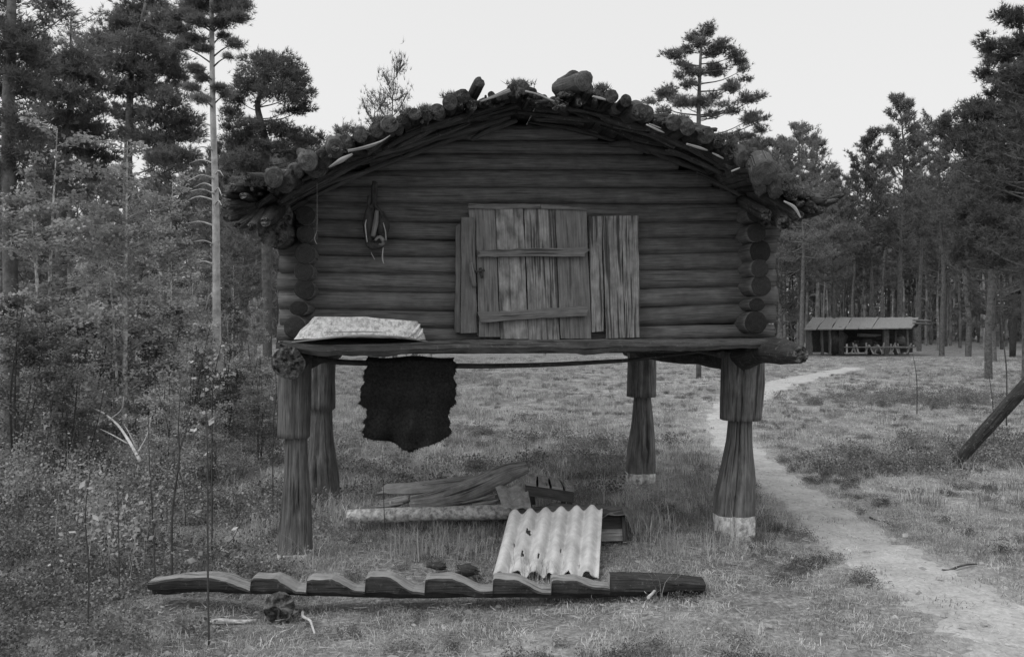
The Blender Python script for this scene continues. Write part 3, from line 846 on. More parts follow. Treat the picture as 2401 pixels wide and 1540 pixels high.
# moss and twigs on the roof
rng = np.random.RandomState(12)
cs = []
for (px, py, r) in [(1742, 352, 26), (1770, 360, 26), (1710, 338, 12), (1850, 446, 20), (1880, 455, 26), (960, 262, 26), (900, 280, 30), (1060, 226, 24), (1220, 196, 20), (1000, 256, 14), (840, 306, 22), (1600, 278, 16), (1700, 320, 20), (1410, 206, 12), (590, 430, 20)]:
    for _ in range(80):
        cs.append(W(px + rng.randn() * r * .6, py + rng.rand() * 8, -.5 - rng.rand() * .2))
cs = np.array(cs)
Vm = blades(cs, np.tile([0, 0, .7], (len(cs), 1)), 5, .045, .006, .6, rng) - org(store)
mo = link('moss', mesh_from('moss', Vm, np.arange(len(Vm)).reshape(-1, 3)), M['moss'], store); mo['kind'] = 'stuff'

# ---------------------------------------------------------------- things on, under and around the storehouse
def rz4(zx, zy): return 591.2 + .26393 * zx, 443.4 + .26393 * zy
# upturned bark tray
tray = thing('bark_tray', W(848, 803, -.25), 'pale mottled shallow tray with folded ends, upside down on the platform', 'tray')
mb = MB(); V = []; F = []; U = []
NX, NZ = 40, 12
def trayprof(t):      # left to right: bottom rim px,py and top py
    px = 702 + (994 - 702) * t
    rim = 794 - 7 * math.sin(math.pi * t) + 2
    return px, rim
rngt = np.random.RandomState(5)
for side in (0, 1):
    pass
rows = []
for j in range(NZ + 1):
    s = j / NZ                       # 0 rim .. 1 top
    row = []
    for i in range(NX):
        a = 2 * math.pi * i / NX
        ca, sa = math.cos(a), math.sin(a)
        ex = math.copysign(abs(ca) ** .42, ca); ey = math.copysign(abs(sa) ** .5, sa)
        hw = (150 - 34 * s) / FL * 6.05; hd = .22 - .05 * s
        u0, z0 = UZ(847 + 12 * s, 796, -.25)
        u = u0 + hw * ex; v = -.22 + hd * ey
        t = (ex + 1) / 2
        zr = UZ(847, 796 - 6 * math.sin(math.pi * t), -.25)[1]
        top = UZ(847, 743 + 10 * t ** 2 + 2 * math.sin(t * 9), -.25)[1]
        z = zr + (top - zr) * (s ** .8)
        n_ = .006 * float(sn([u, v, z], 14, 4)) + .004 * float(sn([u, v, z], 40, 5))
        row.append(B(u + n_ * ex, v + n_ * ey, z + n_ * .5))
    rows.append(row)
c0 = np.mean(rows[-1], axis=0)
for q in (.6, .25): rows.append([np.array(p_) * q + c0 * (1 - q) + np.array([0, 0, .004 + .004 * math.sin(k * 1.3)]) for k, p_ in enumerate(rows[NZ])])
V = np.array(rows).reshape(-1, 3); R_ = len(rows)
for j in range(R_ - 1):
    for i in range(NX):
        i2 = (i + 1) % NX
        F.append((j * NX + i, j * NX + i2, (j + 1) * NX + i2, (j + 1) * NX + i))
F.append(tuple((R_ - 1) * NX + i for i in range(NX)))
mb.add(V, F, None, 0, [True] * (len(F) - 1) + [False])
mb.build('shell', M['tray'], tray)
q = [W(x, y, -.47) for x, y in ((684, 802), (730, 797), (800, 789), (848, 787.5), (920, 789), (970, 795), (1004, 801))]
mb = MB(); log_geo(mb, q, [.004, .007, .008, .007, .003], seg=8, n=24, rough=.1, sx=1.2, seed=3); mb.build('rim_hoop', [M['pale'], M['pale']], tray)
q = [W(x, y, -.47) for x, y in ((760, 789), (850, 787), (905, 789))]
mb = MB(); log_geo(mb, q + np.array([0, -.012, .028]), [.003, .005, .003], seg=6, n=16, rough=.1, seed=4); mb.build('stitched_lath', [M['pale'], M['pale']], tray)
for (zx, zy, zx2, zy2) in ((1490, 1200, 1390, 1315), (1512, 1240, 1460, 1325)):
    q = [W(*rz4(zx, zy), -.44), W(*rz4((zx + zx2) / 2 + 14, (zy + zy2) / 2), -.475), W(*rz4(zx2, zy2), -.47)]
    mb = MB(); log_geo(mb, q, [.006, .014, .005], seg=8, n=8, rough=.2, seed=zx); mb.build('fold', [M['tray'], M['tray']], tray)

# drying pole below the platform
dp = log('drying_pole', [W(x, y, -.05) for x, y in ((735, 838), (790, 848), (900, 852), (1080, 858), (1250, 856), (1400, 849), (1500, 842), (1640, 824), (1700, 814))], [.020, .022, .020, .016, .013, .011], [M['beam'], M['wall_end']], seg=10, n=40, rough=.08)
tag(dp, 'long sagging dark pole slung under the platform', 'pole')
st = log('wood_stub', [W(1590, 818, .05), W(1655, 824, -.1), W(1694, 831, -.25)], [.012, .022, .026], [M['beam'], M['wall_end']], seg=8, n=8, rough=.1)
tag(st, 'short dark stick poking out below the platform near the right post', 'stick')

# hide hanging over the pole
hide = thing('animal_hide', W(960, 850, -.08), 'dark furry animal hide hanging over the pole under the platform', 'hide')
def rz1(zx, zy): return 591.4 + .26393 * zx, 776 + .26393 * zy
hr = [(230, 1030, 1800), (330, 1010, 1805), (450, 985, 1800), (560, 970, 1815), (630, 952, 1805), (690, 1018, 1765), (770, 1008, 1750), (830, 1005, 1745), (890, 975, 1780), (940, 1005, 1745), (965, 1065, 1700), (985, 1190, 1650), (1010, 1270, 1560), (1045, 1350, 1470), (1052, 1390, 1440)]
ys = np.linspace(230, 1052, 60); xl = np.interp(ys, [a[0] for a in hr], [a[1] for a in hr]); xr = np.interp(ys, [a[0] for a in hr], [a[2] for a in hr])
rng = np.random.RandomState(9)
xl = xl + 9 * np.sin(ys * .045) + 6 * np.sin(ys * .083 + 1) + rng.randn(60) * 2; xr = xr + 9 * np.sin(ys * .038 + 2) + 6 * np.sin(ys * .071) + rng.randn(60) * 2
V = []; nc = 36
front = []
for y, a, b in zip(ys, xl, xr):
    for k in range(nc):
        f = k / (nc - 1); zx = a * (1 - f) + b * f
        px, py = rz1(zx, y + 10 * math.sin(zx * .012) * (1 if y < 300 else .3))
        s = (y - 230) / 820
        fold = .08 * math.sin(zx * .011 + 1.2) * s + .035 * math.sin(zx * .027 + y * .006) * s + .022 * float(sn([zx, y, 0], .012, 6)) * (.3 + s) + .015 * math.sin(y * .02)
        v = -.10 + fold - (.015 if y > 260 else 0) + (.03 if y < 245 else 0)
        p_ = W(px, py, -.1); p_ = p_ + np.array([VX[0], VX[1], 0]) * (v + .1)
        front.append(p_)
front = np.array(front)
back = front + np.array([VX[0], VX[1], 0]) * .018
nf = len(front); F = []
for i in range(59):
    for k in range(nc - 1):
        a = i * nc + k
        F.append((a, a + 1, a + nc + 1, a + nc)); F.append((a + nf, a + nf + nc, a + nf + nc + 1, a + nf + 1))
    for k in (0, nc - 1):
        a = i * nc + k; F.append((a, a + nc, a + nc + nf, a + nf))
for k in range(nc - 1):
    F.append((k, k + 1, k + 1 + nf, k + nf)); a = 59 * nc + k; F.append((a, a + 1, a + 1 + nf, a + nf))
mb = MB(); mb.add(np.vstack([front, back]), F, None, 0, True); mb.build('skin', M['fur'], hide)
c = front[rng.randint(0, nf, 9000)] + rng.randn(9000, 3) * .006
edge = np.concatenate([front[np.arange(60) * nc], front[np.arange(60) * nc + nc - 1], front[-nc:], front[-2 * nc:-nc]])
c = np.vstack([c, edge[rng.randint(0, len(edge), 2500)]])
Vf = blades(c, np.tile([0, -.35, -.8], (len(c), 1)), 1, .012, .003, .45, rng) - org(hide)
fo = link('fur', mesh_from('fur', Vf, np.arange(len(Vf)).reshape(-1, 3)), M['fur'], hide); fo['kind'] = 'stuff'
# short pieces of second hanging row behind the platform edge are not invented

# straps and pale stick hanging on the wall
hb = thing('hanging_bundle', W(875, 440, -.06), 'bundle of dark straps with a pale stick on the log wall left of the door', 'straps')
def hang(name, zp, r, mat, v=-.07):
    mb = MB(); log_geo(mb, [W(*rz4(*q), v) for q in zp], np.array(r), seg=8, n=16, rough=.15, seed=len(zp) + int(zp[0][0])); return mb.build(name, [M[mat], M[mat]], hb)
hang('strap', [(1100, -60), (1095, 60), (1075, 130)], [.012, .012, .01], 'strap')
hang('strap', [(1075, 130), (1030, 200), (1010, 330), (1015, 460)], [.012, .02, .022, .012], 'strap')
hang('strap', [(1080, 130), (1150, 220), (1180, 330), (1185, 440)], [.01, .013, .016, .012], 'strap')
hang('strap', [(1140, 200), (1158, 330), (1150, 450)], [.024, .05, .02], 'strap', -.045)
hang('strap', [(1075, 110), (1035, 300), (1045, 480)], [.015, .045, .02], 'strap', -.05)
hang('strap', [(1085, -70), (1080, 20), (1085, 140)], [.014, .02, .018], 'strap', -.06)
hang('strap', [(1010, 440), (1060, 500), (1165, 500)], [.012, .03, .02], 'strap', -.06)
hang('strap', [(1040, 60), (1035, 180), (1050, 300)], [.012, .014, .012], 'strap')
hang('stick', [(1108, 190), (1098, 300), (1072, 420)], [.014, .021, .015], 'batten', -.10)
hang('knot', [(1090, 455), (1130, 425), (1165, 455), (1160, 490), (1125, 490)], [.008, .013, .015, .012, .006], 'batten', -.09)
hang('knot', [(1020, 470), (1090, 500), (1160, 510)], [.012, .02, .01], 'strap', -.08)
hang('cord', [(1165, 520), (1158, 580), (1160, 630), (1172, 665)], [.003, .005, .005, .002], 'string', -.09)
hang('cord', [(1055, 560), (1075, 600), (1090, 625)], [.002, .003, .002], 'string', -.09)
hang('cord', [(1015, 270), (1005, 330), (1022, 470)], [.003, .005, .003], 'string', -.10)
hang('cord', [(1165, 300), (1185, 380), (1190, 460)], [.003, .004, .002], 'string', -.10)
sg = thing('wire', W(743, 430, -.3), 'thin pale wire hanging down with a hooked end near the left corner', 'wire')
mb = MB(); log_geo(mb, [W(*rz4(*q), -.3) for q in ((576, -120), (577, 100), (576, 350), (572, 380), (556, 430), (560, 460), (576, 490))], [.0012, .0012, .003, .002], seg=5, n=30, rough=.1, seed=2); mb.build('wire', [M['string'], M['string']], sg)

# ---- lumber and things under the storehouse
def rzp(zx, zy): return (1050 + zx / 2.401) * .73900, (1400 + zy / 2.401) * .73900
def Z(zx, zy, D): return P(*rzp(zx, zy), D)
lg = log('pale_beam', [Z(132, 572, 7.2), Z(500, 560, 7.15), Z(900, 548, 7.1), Z(1400, 535, 7.05)], [.062, .065, .062], [M['birchlog'], M['pale']], seg=16, n=20, rough=.08, sx=1.0, sy=.95)
tag(lg, 'pale squared beam lying low along the pile of lumber under the floor', 'beam')
o = plank('weathered_plank', Z(430, 325, 8.2), Z(380, 395, 8.0), Z(1260, 240, 8.4), Z(1330, 330, 8.2), (0, .03, -.02), M['pile'], n=12, jit=.012, endj=.03)
tag(o, 'grey flat plank lying behind the curved slab in the lumber pile', 'plank')
# big curved slab
mb = MB()
q = [Z(600, 468, 7.3), Z(800, 445, 7.35), Z(1000, 390, 7.45), Z(1200, 310, 7.5), Z(1350, 240, 7.5), Z(1495, 195, 7.5)]
log_geo(mb, q, [.05, .085, .095, .095, .085, .055], seg=14, n=22, rough=.09, jag=.12, sx=.45, sy=1.0, seed=31)
o = mb.build('curved_slab', [M['pile'], M['rot']], None, q[0]); tag(o, 'long curved weathered slab rising to the right over the pale beam', 'slab')
mb = MB()
q = [Z(560, 450, 7.6), Z(800, 405, 7.7), Z(1100, 320, 7.8), Z(1400, 205, 7.9)]
log_geo(mb, q, [.03, .045, .05, .04], seg=10, n=16, rough=.12, jag=.2, sx=.5, seed=32)
o = mb.build('weathered_slab', [M['pile'], M['rot']], None, q[0]); tag(o, 'narrower weathered slab tucked behind the long curved slab', 'slab')
mb = MB()
q = [Z(380, 475, 7.6), Z(500, 455, 7.6), Z(600, 430, 7.6)]
log_geo(mb, q, [.03, .045, .035], seg=10, n=8, rough=.2, jag=.3, seed=33)
o = mb.build('broken_log', [M['pile'], M['rot']], None, q[0]); tag(o, 'short broken log at the left tip of the lumber pile', 'log')
mb = MB()
q = [Z(600, 500, 7.25), Z(800, 490, 7.3), Z(1250, 420, 7.6)]
log_geo(mb, q, [.02, .03, .03], seg=8, n=8, rough=.2, jag=.3, seed=35)
o = mb.build('thin_plank', [M['pile'], M['rot']], None, q[0]); tag(o, 'thin splintered stick wedged between the curved slab and the pale beam', 'stick')
for k_, (a_, b_, D_, r_, lab_) in enumerate((((700, 330), (1180, 262), 8.0, .018, 'thin splintered lath on the flat plank of the pile'), ((420, 395), (800, 378), 7.8, .022, 'grey lath under the left end of the flat plank'), ((1000, 470), (1270, 395), 7.35, .020, 'short split lath under the raised end of the curved slab'), ((1080, 480), (1280, 450), 7.3, .026, 'dark split offcut under the curved slab'), ((300, 500), (560, 470), 7.5, .016, 'thin stick pointing left out of the pile'))):
    mb = MB(); q = [Z(*a_, D_), Z((a_[0] + b_[0]) / 2, (a_[1] + b_[1]) / 2 + 6, D_), Z(*b_, D_)]
    log_geo(mb, q, [r_ * .5, r_, r_ * .8], seg=8, n=12, rough=.25, jag=.5, seed=140 + k_, sy=.6); o = mb.build('lath', [M['pile'], M['rot']], None, q[0]); tag(o, lab_, 'lath')
# dark hollow log under beam on the right
mb = MB(); q = [Z(880, 640, 7.35), Z(1320, 600, 7.3)]
log_geo(mb, q, [.05, .055], seg=10, n=8, rough=.15, jag=.2, seed=36); o = mb.build('dark_log', [M['beam'], M['rot']], None, q[0]); tag(o, 'dark log lying low below the pale beam', 'log')

# corrugated sheets
def corrug(name, TL, TR, BR, BL, waves, amp, mat, label, cat, holes=(), rough=0):
    nx_, ny_ = waves * 14, 60
    TL, TR, BR, BL = map(np.asarray, (TL, TR, BR, BL))
    n = np.cross(TR - TL, BL - TL); n = n / np.linalg.norm(n)
    if n[1] > 0: n = -n
    V = []; F = []
    rg = np.random.RandomState(8)
    for j in range(ny_ + 1):
        t = j / ny_
        for i in range(nx_ + 1):
            s = i / nx_
            p_ = (TL * (1 - s) + TR * s) * (1 - t) + (BL * (1 - s) + BR * s) * t
            q_ = p_ + n * (amp * math.cos((s * waves * 2 - 0.6) * math.pi) + .004 * math.sin(t * 7 + s * 3))
            if j == ny_: q_ = q_ + (BL - TL) * .02 * (math.sin(i * .31) + math.sin(i * .83))
            if j == 0: q_ = q_ + (BL - TL) * .006 * math.sin(i * .9)
            V.append(q_)
    V = np.array(V)
    for j in range(ny_):
        for i in range(nx_):
            s, t = (i + .5) / nx_, (j + .5) / ny_
            if any(((s - hx) / hw) ** 2 + ((t - hy) / hh) ** 2 < 1 + .35 * math.sin(i * 2.3 + j * 1.7) for hx, hy, hw, hh in holes): continue
            a = j * (nx_ + 1) + i
            F.append((a, a + 1, a + nx_ + 2, a + nx_ + 1))
    mb = MB(); mb.add(V, F, None, 0, True)
    o = mb.build(name, M[mat], None, (TL + TR) / 2)
    md = o.modifiers.new('thickness', 'SOLIDIFY'); md.thickness = .007; md.offset = -1
    tag(o, label, cat); return o
corrug('corrugated_sheet', Z(1365, 545, 6.35), Z(2070, 505, 6.35), Z(2042, 1020, 5.55), Z(1238, 1015, 5.55), 6, .023, 'slate', 'big pale corrugated sheet with chipped holes leaning behind the notched log', 'corrugated sheet',
       holes=[(.245, .38, .024, .04), (.12, .52, .010, .025), (.235, .74, .012, .05), (.40, .77, .008, .04), (.35, .80, .04, .008), (.60, .65, .008, .025), (.80, .86, .005, .05)])
corrug('corrugated_offcut', Z(1255, 350, 7.0), Z(1500, 350, 7.0), Z(1530, 520, 6.75), Z(1320, 520, 6.75), 2, .014, 'offcut', 'small grey corrugated offcut standing below the slatted stool', 'corrugated sheet')

# slatted stool
stl = thing('slatted_stool', Z(1660, 470, 7.0), 'small dark slatted wooden stool tilted on top of the lumber pile', 'stool')
a, b, c_, d_ = Z(1500, 238, 7.35), Z(1800, 292, 7.35), Z(1850, 365, 6.95), Z(1482, 312, 6.95)     # seat corners: back-left, back-right, front-right, front-left
for k, (s0, s1) in enumerate(((0, .22), (.27, .5), (.55, .78), (.83, 1.0))):
    A0 = a * (1 - s0) + b * s0; A1 = a * (1 - s1) + b * s1; B0 = d_ * (1 - s0) + c_ * s0; B1 = d_ * (1 - s1) + c_ * s1
    plank('slat', A0, A1, B0, B1, (0, 0, -.02), M['pile'], stl, n=4)
dn = np.array([0, 0.0, -.09])
off = np.array([0, .015, -.022])
plank('apron', d_ + off, d_ + off + dn, c_ + off, c_ + off + dn, (0, .02, 0), M['stool'], stl, n=5)
plank('apron', a + off, a + off + dn, b + off, b + off + dn, (0, -.02, 0), M['stool'], stl, n=5)
plank('apron', d_ + off, d_ + off + dn, a + off, a + off + dn, (.02, 0, 0), M['stool'], stl, n=5)
plank('apron', c_ + off, c_ + off + dn, b + off, b + off + dn, (-.02, 0, 0), M['stool'], stl, n=5)
for (q0, sx_) in ((d_, .04), (c_, -.04), (a, .04), (b, -.04)):
    t0 = q0 + np.array([sx_ * .5, .03 if q0 is d_ or q0 is c_ else -.03, -.03]); t1 = t0 + np.array([sx_ * .6, 0, -.24])
    plank('leg', t0 + np.array([-.022, 0, 0]), t0 + np.array([.022, 0, 0]), t1 + np.array([-.022, 0, 0]), t1 + np.array([.022, 0, 0]), (0, .04, 0), M['stool'], stl, n=4)

# crate with felt over it on the right
cr = thing('wooden_box', Z(2150, 760, 6.5), 'low wooden box half covered by felt beside the big corrugated sheet', 'box')
D0 = 6.45
for k in range(2):
    y0, y1 = (585, 672) if k == 0 else (680, 765)
    plank('board', Z(1700, y0 + 2, D0), Z(1700, y1, D0), Z(2236, y0 - 15, D0), Z(2246, y1 - 10, D0), (0, .02, 0), M['stool'] if k == 0 else M['pile'], cr, n=6)
plank('board', Z(2240, 565, D0), Z(2255, 755, D0), Z(2220, 540, D0 + .35), Z(2228, 720, D0 + .35), (-.02, 0, 0), M['stool'], cr, n=5)
plank('corner_post', Z(2215, 565, D0 - .01), Z(2240, 565, D0 - .01), Z(2222, 760, D0 - .01), Z(2250, 760, D0 - .01), (0, -.02, 0), M['stool'], cr, n=4)
plank('board', Z(1700, 540, D0 + .38), Z(1700, 740, D0 + .38), Z(2225, 520, D0 + .38), Z(2228, 720, D0 + .38), (0, .02, 0), M['stool'], cr, n=5)
plank('lid', Z(1380, 560, D0 - .02), Z(1420, 505, D0 + .4), Z(2230, 545, D0 - .02), Z(2215, 498, D0 + .4), (0, 0, -.02), M['stool'], cr, n=8)
# felt sheet
mb = MB(); V = []; F = []; na, nb = 40, 14
fe_top = [(1390, 520), (1600, 500), (1680, 470), (2000, 480), (2200, 490), (2260, 500), (2300, 560)]
fe_bot = [(1400, 560), (1600, 560), (1800, 560), (2040, 605), (2110, 555), (2250, 560), (2312, 720)]
for i in range(na + 1):
    t = i / na * 6; k = min(5, int(t)); f = t - k
    tp = np.array(fe_top[k]) * (1 - f) + np.array(fe_top[k + 1]) * f; bt = np.array(fe_bot[k]) * (1 - f) + np.array(fe_bot[k + 1]) * f
    for j in range(nb + 1):
        s = j / nb; q = tp * (1 - s) + bt * s
        Dd = 6.85 * (1 - s) + 6.38 * s + .015 * math.sin(i * .9 + j) 
        V.append(Z(q[0] + 4 * math.sin(j * 2 + i), q[1] + 4 * math.sin(i * .8 + j * .7), Dd))
for i in range(na):
    for j in range(nb):
        a_ = i * (nb + 1) + j; F.append((a_, a_ + 1, a_ + nb + 2, a_ + nb + 1))
mb.add(V, F, None, 0, True); o = mb.build('felt_sheet', M['felt'], None, V[0]); tag(o, 'crumpled grey felt sheet draped over the low box', 'felt sheet')
md = o.modifiers.new('thickness', 'SOLIDIFY'); md.thickness = .005

# notched log ladder in front
def ladder():
    D0_, D1_ = 5.05, 5.2
    teeth = [598, 727, 862, 1000, 1157, 1292, 1428]
    def top(px):
        base = 1373
        if px < 598:
            return float(np.interp(px, [360, 375, 430, 500, 540, 597.9], [1356, 1354, 1347, 1346, 1352, 1372]))
        if px >= 1428:
            return float(np.interp(px, [1428, 1450, 1550, 1650], [1343, 1344, 1349, 1356]))
        k = max(i for i, t in enumerate(teeth) if px >= t)
        a, b = teeth[k], teeth[k + 1]
        if k == 5: return float(np.interp((px - a) / (b - a), [0, .05, .42, .72, 1], [1352, 1349, 1352, 1366, 1370]))
        j = 2 * math.sin(k * 2.1)
        return float(np.interp((px - a) / (b - a), [0, .04, .40, .46, .74, .80, 1], [1350 + j, 1346 + j, 1347 + j, 1350 + j, 1371, 1375, 1377]))
    pxs = list(np.arange(360, 1651, 9.0))
    for t in teeth: pxs += [t - 1.5, t + .1]
    pxs = sorted(set(pxs)); pxs = [p for p in pxs if not any(0 < abs(p - q) < 3 and p not in (t2 for t in teeth for t2 in (t - 1.5, t + .1)) for q in [t for t in teeth])]
    V = []; F = []; U = []; Mi = []; SM = []
    H = 16
    for i, px in enumerate(pxs):
        t = (px - 360) / 1290; D = D0_ * (1 - t) + D1_ * t
        ty = top(px); by = float(np.interp(px, [360, 400, 470, 560, 900, 1250, 1500, 1650], [1388, 1390, 1386, 1391, 1400, 1400, 1398, 1390]))
        zt = P(px, ty, D)[2]; zb = P(px, by, D)[2]; x = P(px, 0, D)[0]
        R = .088; zc = zb + R * .92
        hh = max(zt, zb + .035)
        tilt = .25
        # section: flat hewn front, round back, cut top
        half = math.sqrt(max(R * R - min(R * .98, abs(hh - zc)) ** 2, .0004)) if hh > zc else R
        half = max(half, .045)
        sec = [(-half * .92, hh - .003), (-half * .3, hh + .004), (half * .4, hh + .003), (half * .95, hh - .006),
               (R * .95, (zc + zb) / 2 + .5 * (hh - zc) if hh > zc else (hh + zb) / 2), (R * .7, zb + .02), (R * .3, zb + .0), (-R * .15, zb + .002), (-R * .30, zb + .016), (-R * .85, zb + .022 + (hh - zb) * .22), (-half * 1.04, hh - .012)]
        for k, (dy, z) in enumerate(sec):
            n_ = .005 * float(sn([x, dy, z], 9, k % 5)) + .003 * float(sn([x, dy * 3, z * 3], 40, 2))
            V.append((x, D + dy + n_, z + n_))
    k = 11; n = len(pxs)
    xs = [V[i * k][0] for i in range(n)]
    for i in range(n - 1):
        step = (pxs[i + 1] - pxs[i]) < 2.5
        for j in range(k):
            j2 = (j + 1) % k
            F.append((i * k + j, (i + 1) * k + j, (i + 1) * k + j2, i * k + j2))
            ax_ = 1 if j in (0, 1, 2, 5, 6, 7) else 2
            U.append([(V[q_][0], V[q_][ax_] * (1.0) + (3 if ax_ == 1 else 0)) for q_ in F[-1]])
            low = pxs[i] > 440
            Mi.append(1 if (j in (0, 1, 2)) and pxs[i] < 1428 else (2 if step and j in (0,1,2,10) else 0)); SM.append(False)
    F.append(tuple(range(k))); U.append([(0, 0)] * k); Mi.append(2); SM.append(False)
    F.append(tuple(range((n - 1) * k, n * k))[::-1]); U.append([(0, 0)] * k); Mi.append(2); SM.append(False)
    mb = MB(); mb.add(V, F, U, Mi, SM)
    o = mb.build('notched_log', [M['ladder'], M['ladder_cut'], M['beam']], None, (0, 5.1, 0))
    tag(o, 'long notched log ladder with seven steps lying flat in the foreground', 'log ladder')
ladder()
gs = on_ground(655, 1450)
mb = MB(); log_geo(mb, [P(655, 1425, 4.86), P(658, 1422, 5.3)], [.085, .075], seg=16, n=6, rough=.12, jag=.2, seed=51)
o = mb.build('support_block', [M['birchlog'], M['rot']], None, P(655, 1425, 4.9)); tag(o, 'rotten log block propping the notched log near its left end', 'log')
for zx, zy, r, D, lab in ((800, 942, .055, 5.7, 'small dark clod of bark behind the notched log, left of two'), (1035, 970, .055, 5.6, 'dark rotten chunk of wood just left of the corrugated sheet')):
    q0 = Z(zx - 60, zy, D); q1 = Z(zx + 70, zy + 12, D)
    mb = MB(); log_geo(mb, [q0, q1], [r * .5, r * .8, r * .45], seg=14, n=12, rough=.5, jag=.6, seed=zx, sy=.6); o = mb.build('bark_chunk', [M['beam'], M['rot']], None, q0); tag(o, lab, 'bark')
# leaning pole at right
a = on_ground(2228, 1100)
d = P(2520, 775, 9.3) - (a + np.array([0, 0, .0]))
o = log('leaning_pole', [a - d * .02, a + d * .5, a + d * 1.0, a + d * 1.6], [.066, .074, .076, .076], [M['beam'], M['wall_end']], seg=16, n=20, rough=.05, jag=.1)
tag(o, 'thick dark pole leaning up out of the ground at the right edge', 'pole')
# weathered board flat on ground, right
a = on_ground(2100, 1152); b = on_ground(2285, 1164)
o = plank('flat_board', a + [0, 0, .02], a + [0, .14, .02], b + [0, 0, .02], b + [0, .16, .025], (0, 0, -.02), M['pile'], n=8, jit=.02, endj=.02)
tag(o, 'flat grey board lying on the grass right of the path', 'board')
def rough_log(name, pa, pb, r, mat, label, cat, lift=.02, n=10, wig=.02, seed=1, r1=None):
    a, b = on_ground(*pa), on_ground(*pb); a[2] += lift; b[2] += lift
    rg = np.random.RandomState(seed); q = [a * (1 - t) + b * t + rg.randn(3) * wig * np.linalg.norm(b - a) * (0 < t < 1) for t in np.linspace(0, 1, 5)]
    o = log(name, q, [r, r1 or r * .6], [M[mat], M[mat]], seg=8, n=n, rough=.12); tag(o, label, cat); return o

# ---------------------------------------------------------------- far shed in the clearing
def shed():
    D = 50.0
    sh = thing('open_shed', on_ground(2030, 832), 'low open shed with a pale sheet roof at the edge of the forest', 'shed')
    def Q(px, py, dd=0): return P(px, py, D + dd)
    edges = np.linspace(0, 1, 9)
    for k in range(8):
        s0, s1 = edges[k], edges[k + 1] - .004
        top0_, top1_ = 1905 + (2155 - 1905) * s0, 1905 + (2155 - 1905) * s1
        bt0, bt1 = 1886 + (2140 - 1886) * s0, 1886 + (2140 - 1886) * s1
        plank('roof_sheet', Q(top0_, 744, 2.2), Q(top1_, 744, 2.2), Q(bt0, 771 - k * .4, -.3), Q(bt1, 771 - k * .4, -.3), (0, 0, -.06), M['shedroof'], sh, n=3, jit=.05)
    plank('rear_roof', Q(1900, 747, 2.3), Q(2160, 747, 2.3), Q(1895, 765, 5), Q(2150, 765, 5), (0, 0, -.06), M['deck'], sh, n=3, jit=.02)
    plank('back_wall', Q(1898, 764, 3.6), Q(1898, 826, 3.6), Q(2140, 764, 3.6), Q(2140, 826, 3.6), (0, .1, 0), M['beam'], sh, n=4)
    for px, wd, hgt, mt in ((1897, 13, 0, 'deck'), (1927, 5, 0, 'deck'), (1946, 4, 0, 'post'), (1972, 12, 0, 'beam'), (2078, 12, 0, 'post'), (2100, 5, 0, 'beam'), (2128, 5, 0, 'post')):
        a = Q(px, 766, .1); b = Q(px + 2, 832, .1)
        e = np.array([wd / FL * D / 2, 0, 0])
        plank('shed_post', a - e, a + e, b - e, b + e, (0, .2, 0), M[mt], sh, n=4, jit=.03)
    for k in range(15):
        px = 1986 + k * 9.8 + 4 * math.sin(k * 3.3); sl = 11 * math.sin(k * 1.9)
        a = Q(px + sl, 806 + 3 * math.sin(k * 2.2), -.25); b = Q(px, 829, -.3); e = np.array([.045, 0, 0])
        plank('stick', a - e, a + e, b - e, b + e, (0, .05, 0), M['batten'] if k % 3 else M['pile'], sh, n=2)
    for px, py, rr, mt in ((2000, 815, .5, 'beam'), (2030, 808, .45, 'beam'), (2052, 818, .4, 'batten'), (2090, 812, .5, 'beam'), (2112, 800, .35, 'batten'), (2068, 795, .3, 'beam')):
        log('bundle', [Q(px - 12, py, .9), Q(px, py - 2, .7), Q(px + 13, py + 3, .9)], [rr * .5, rr * .7, rr * .5], [M[mt], M[mt]], sh, seg=8, n=6, rough=.3, jag=.3)
    plank('rail', Q(1980, 812, -.35), Q(1980, 815, -.35), Q(2150, 812, -.35), Q(2150, 815, -.35), (0, .06, 0), M['batten'], sh, n=4, jit=.02)
    log('bundle', [Q(1950, 770, .8), Q(1956, 795, .8), Q(1952, 828, .8)], [.5, .75, .4], [M['beam'], M['beam']], sh, seg=10, n=8, rough=.2)
    log('barrel', [Q(1957, 778, .6), Q(1957, 800, .6)], [.28, .38], [M['batten'], M['pale']], sh, seg=12, n=6, rough=.1)
    plank('bench', Q(2018, 782, 1.5), Q(2018, 789, 1.5), Q(2066, 784, 1.5), Q(2066, 790, 1.5), (0, .5, 0), M['pale'], sh, n=3)
    plank('bench', Q(2010, 798, 1.2), Q(2010, 803, 1.2), Q(2066, 800, 1.2), Q(2066, 806, 1.2), (0, .5, 0), M['batten'], sh, n=3)
    for yy in (750, 757): log('pole_end', [Q(2140, yy, 0), Q(2182, yy + 3, .2)], .07, [M['batten'], M['pale']], sh, seg=6, n=4)
shed()
def shed2():
    D = 46.0
    sh = thing('forest_hut', on_ground(2395, 830), 'dark hut on a post with a slanting roof edge at the right margin', 'hut')
    def Q(px, py, dd=0): return P(px, py, D + dd)
    plank('roof', Q(2348, 692), Q(2365, 688, 3), Q(2480, 640), Q(2490, 640, 3), (0, 0, -.12), M['deck'], sh, n=4)
    plank('wall', Q(2372, 700, .3), Q(2372, 745, .3), Q(2480, 660, .3), Q(2480, 745, .3), (0, 2, 0), M['beam'], sh, n=4)
    log('post', [Q(2376, 700, .4), Q(2375, 770, .4), Q(2374, 843, .4)], [.25, .2, .15], [M['beam'], M['beam']], sh, seg=10, n=6, rough=.1)
    log('post', [Q(2450, 700, .6), Q(2450, 843, .6)], [.25, .2], [M['beam'], M['beam']], sh, seg=10, n=6, rough=.1)
shed2()

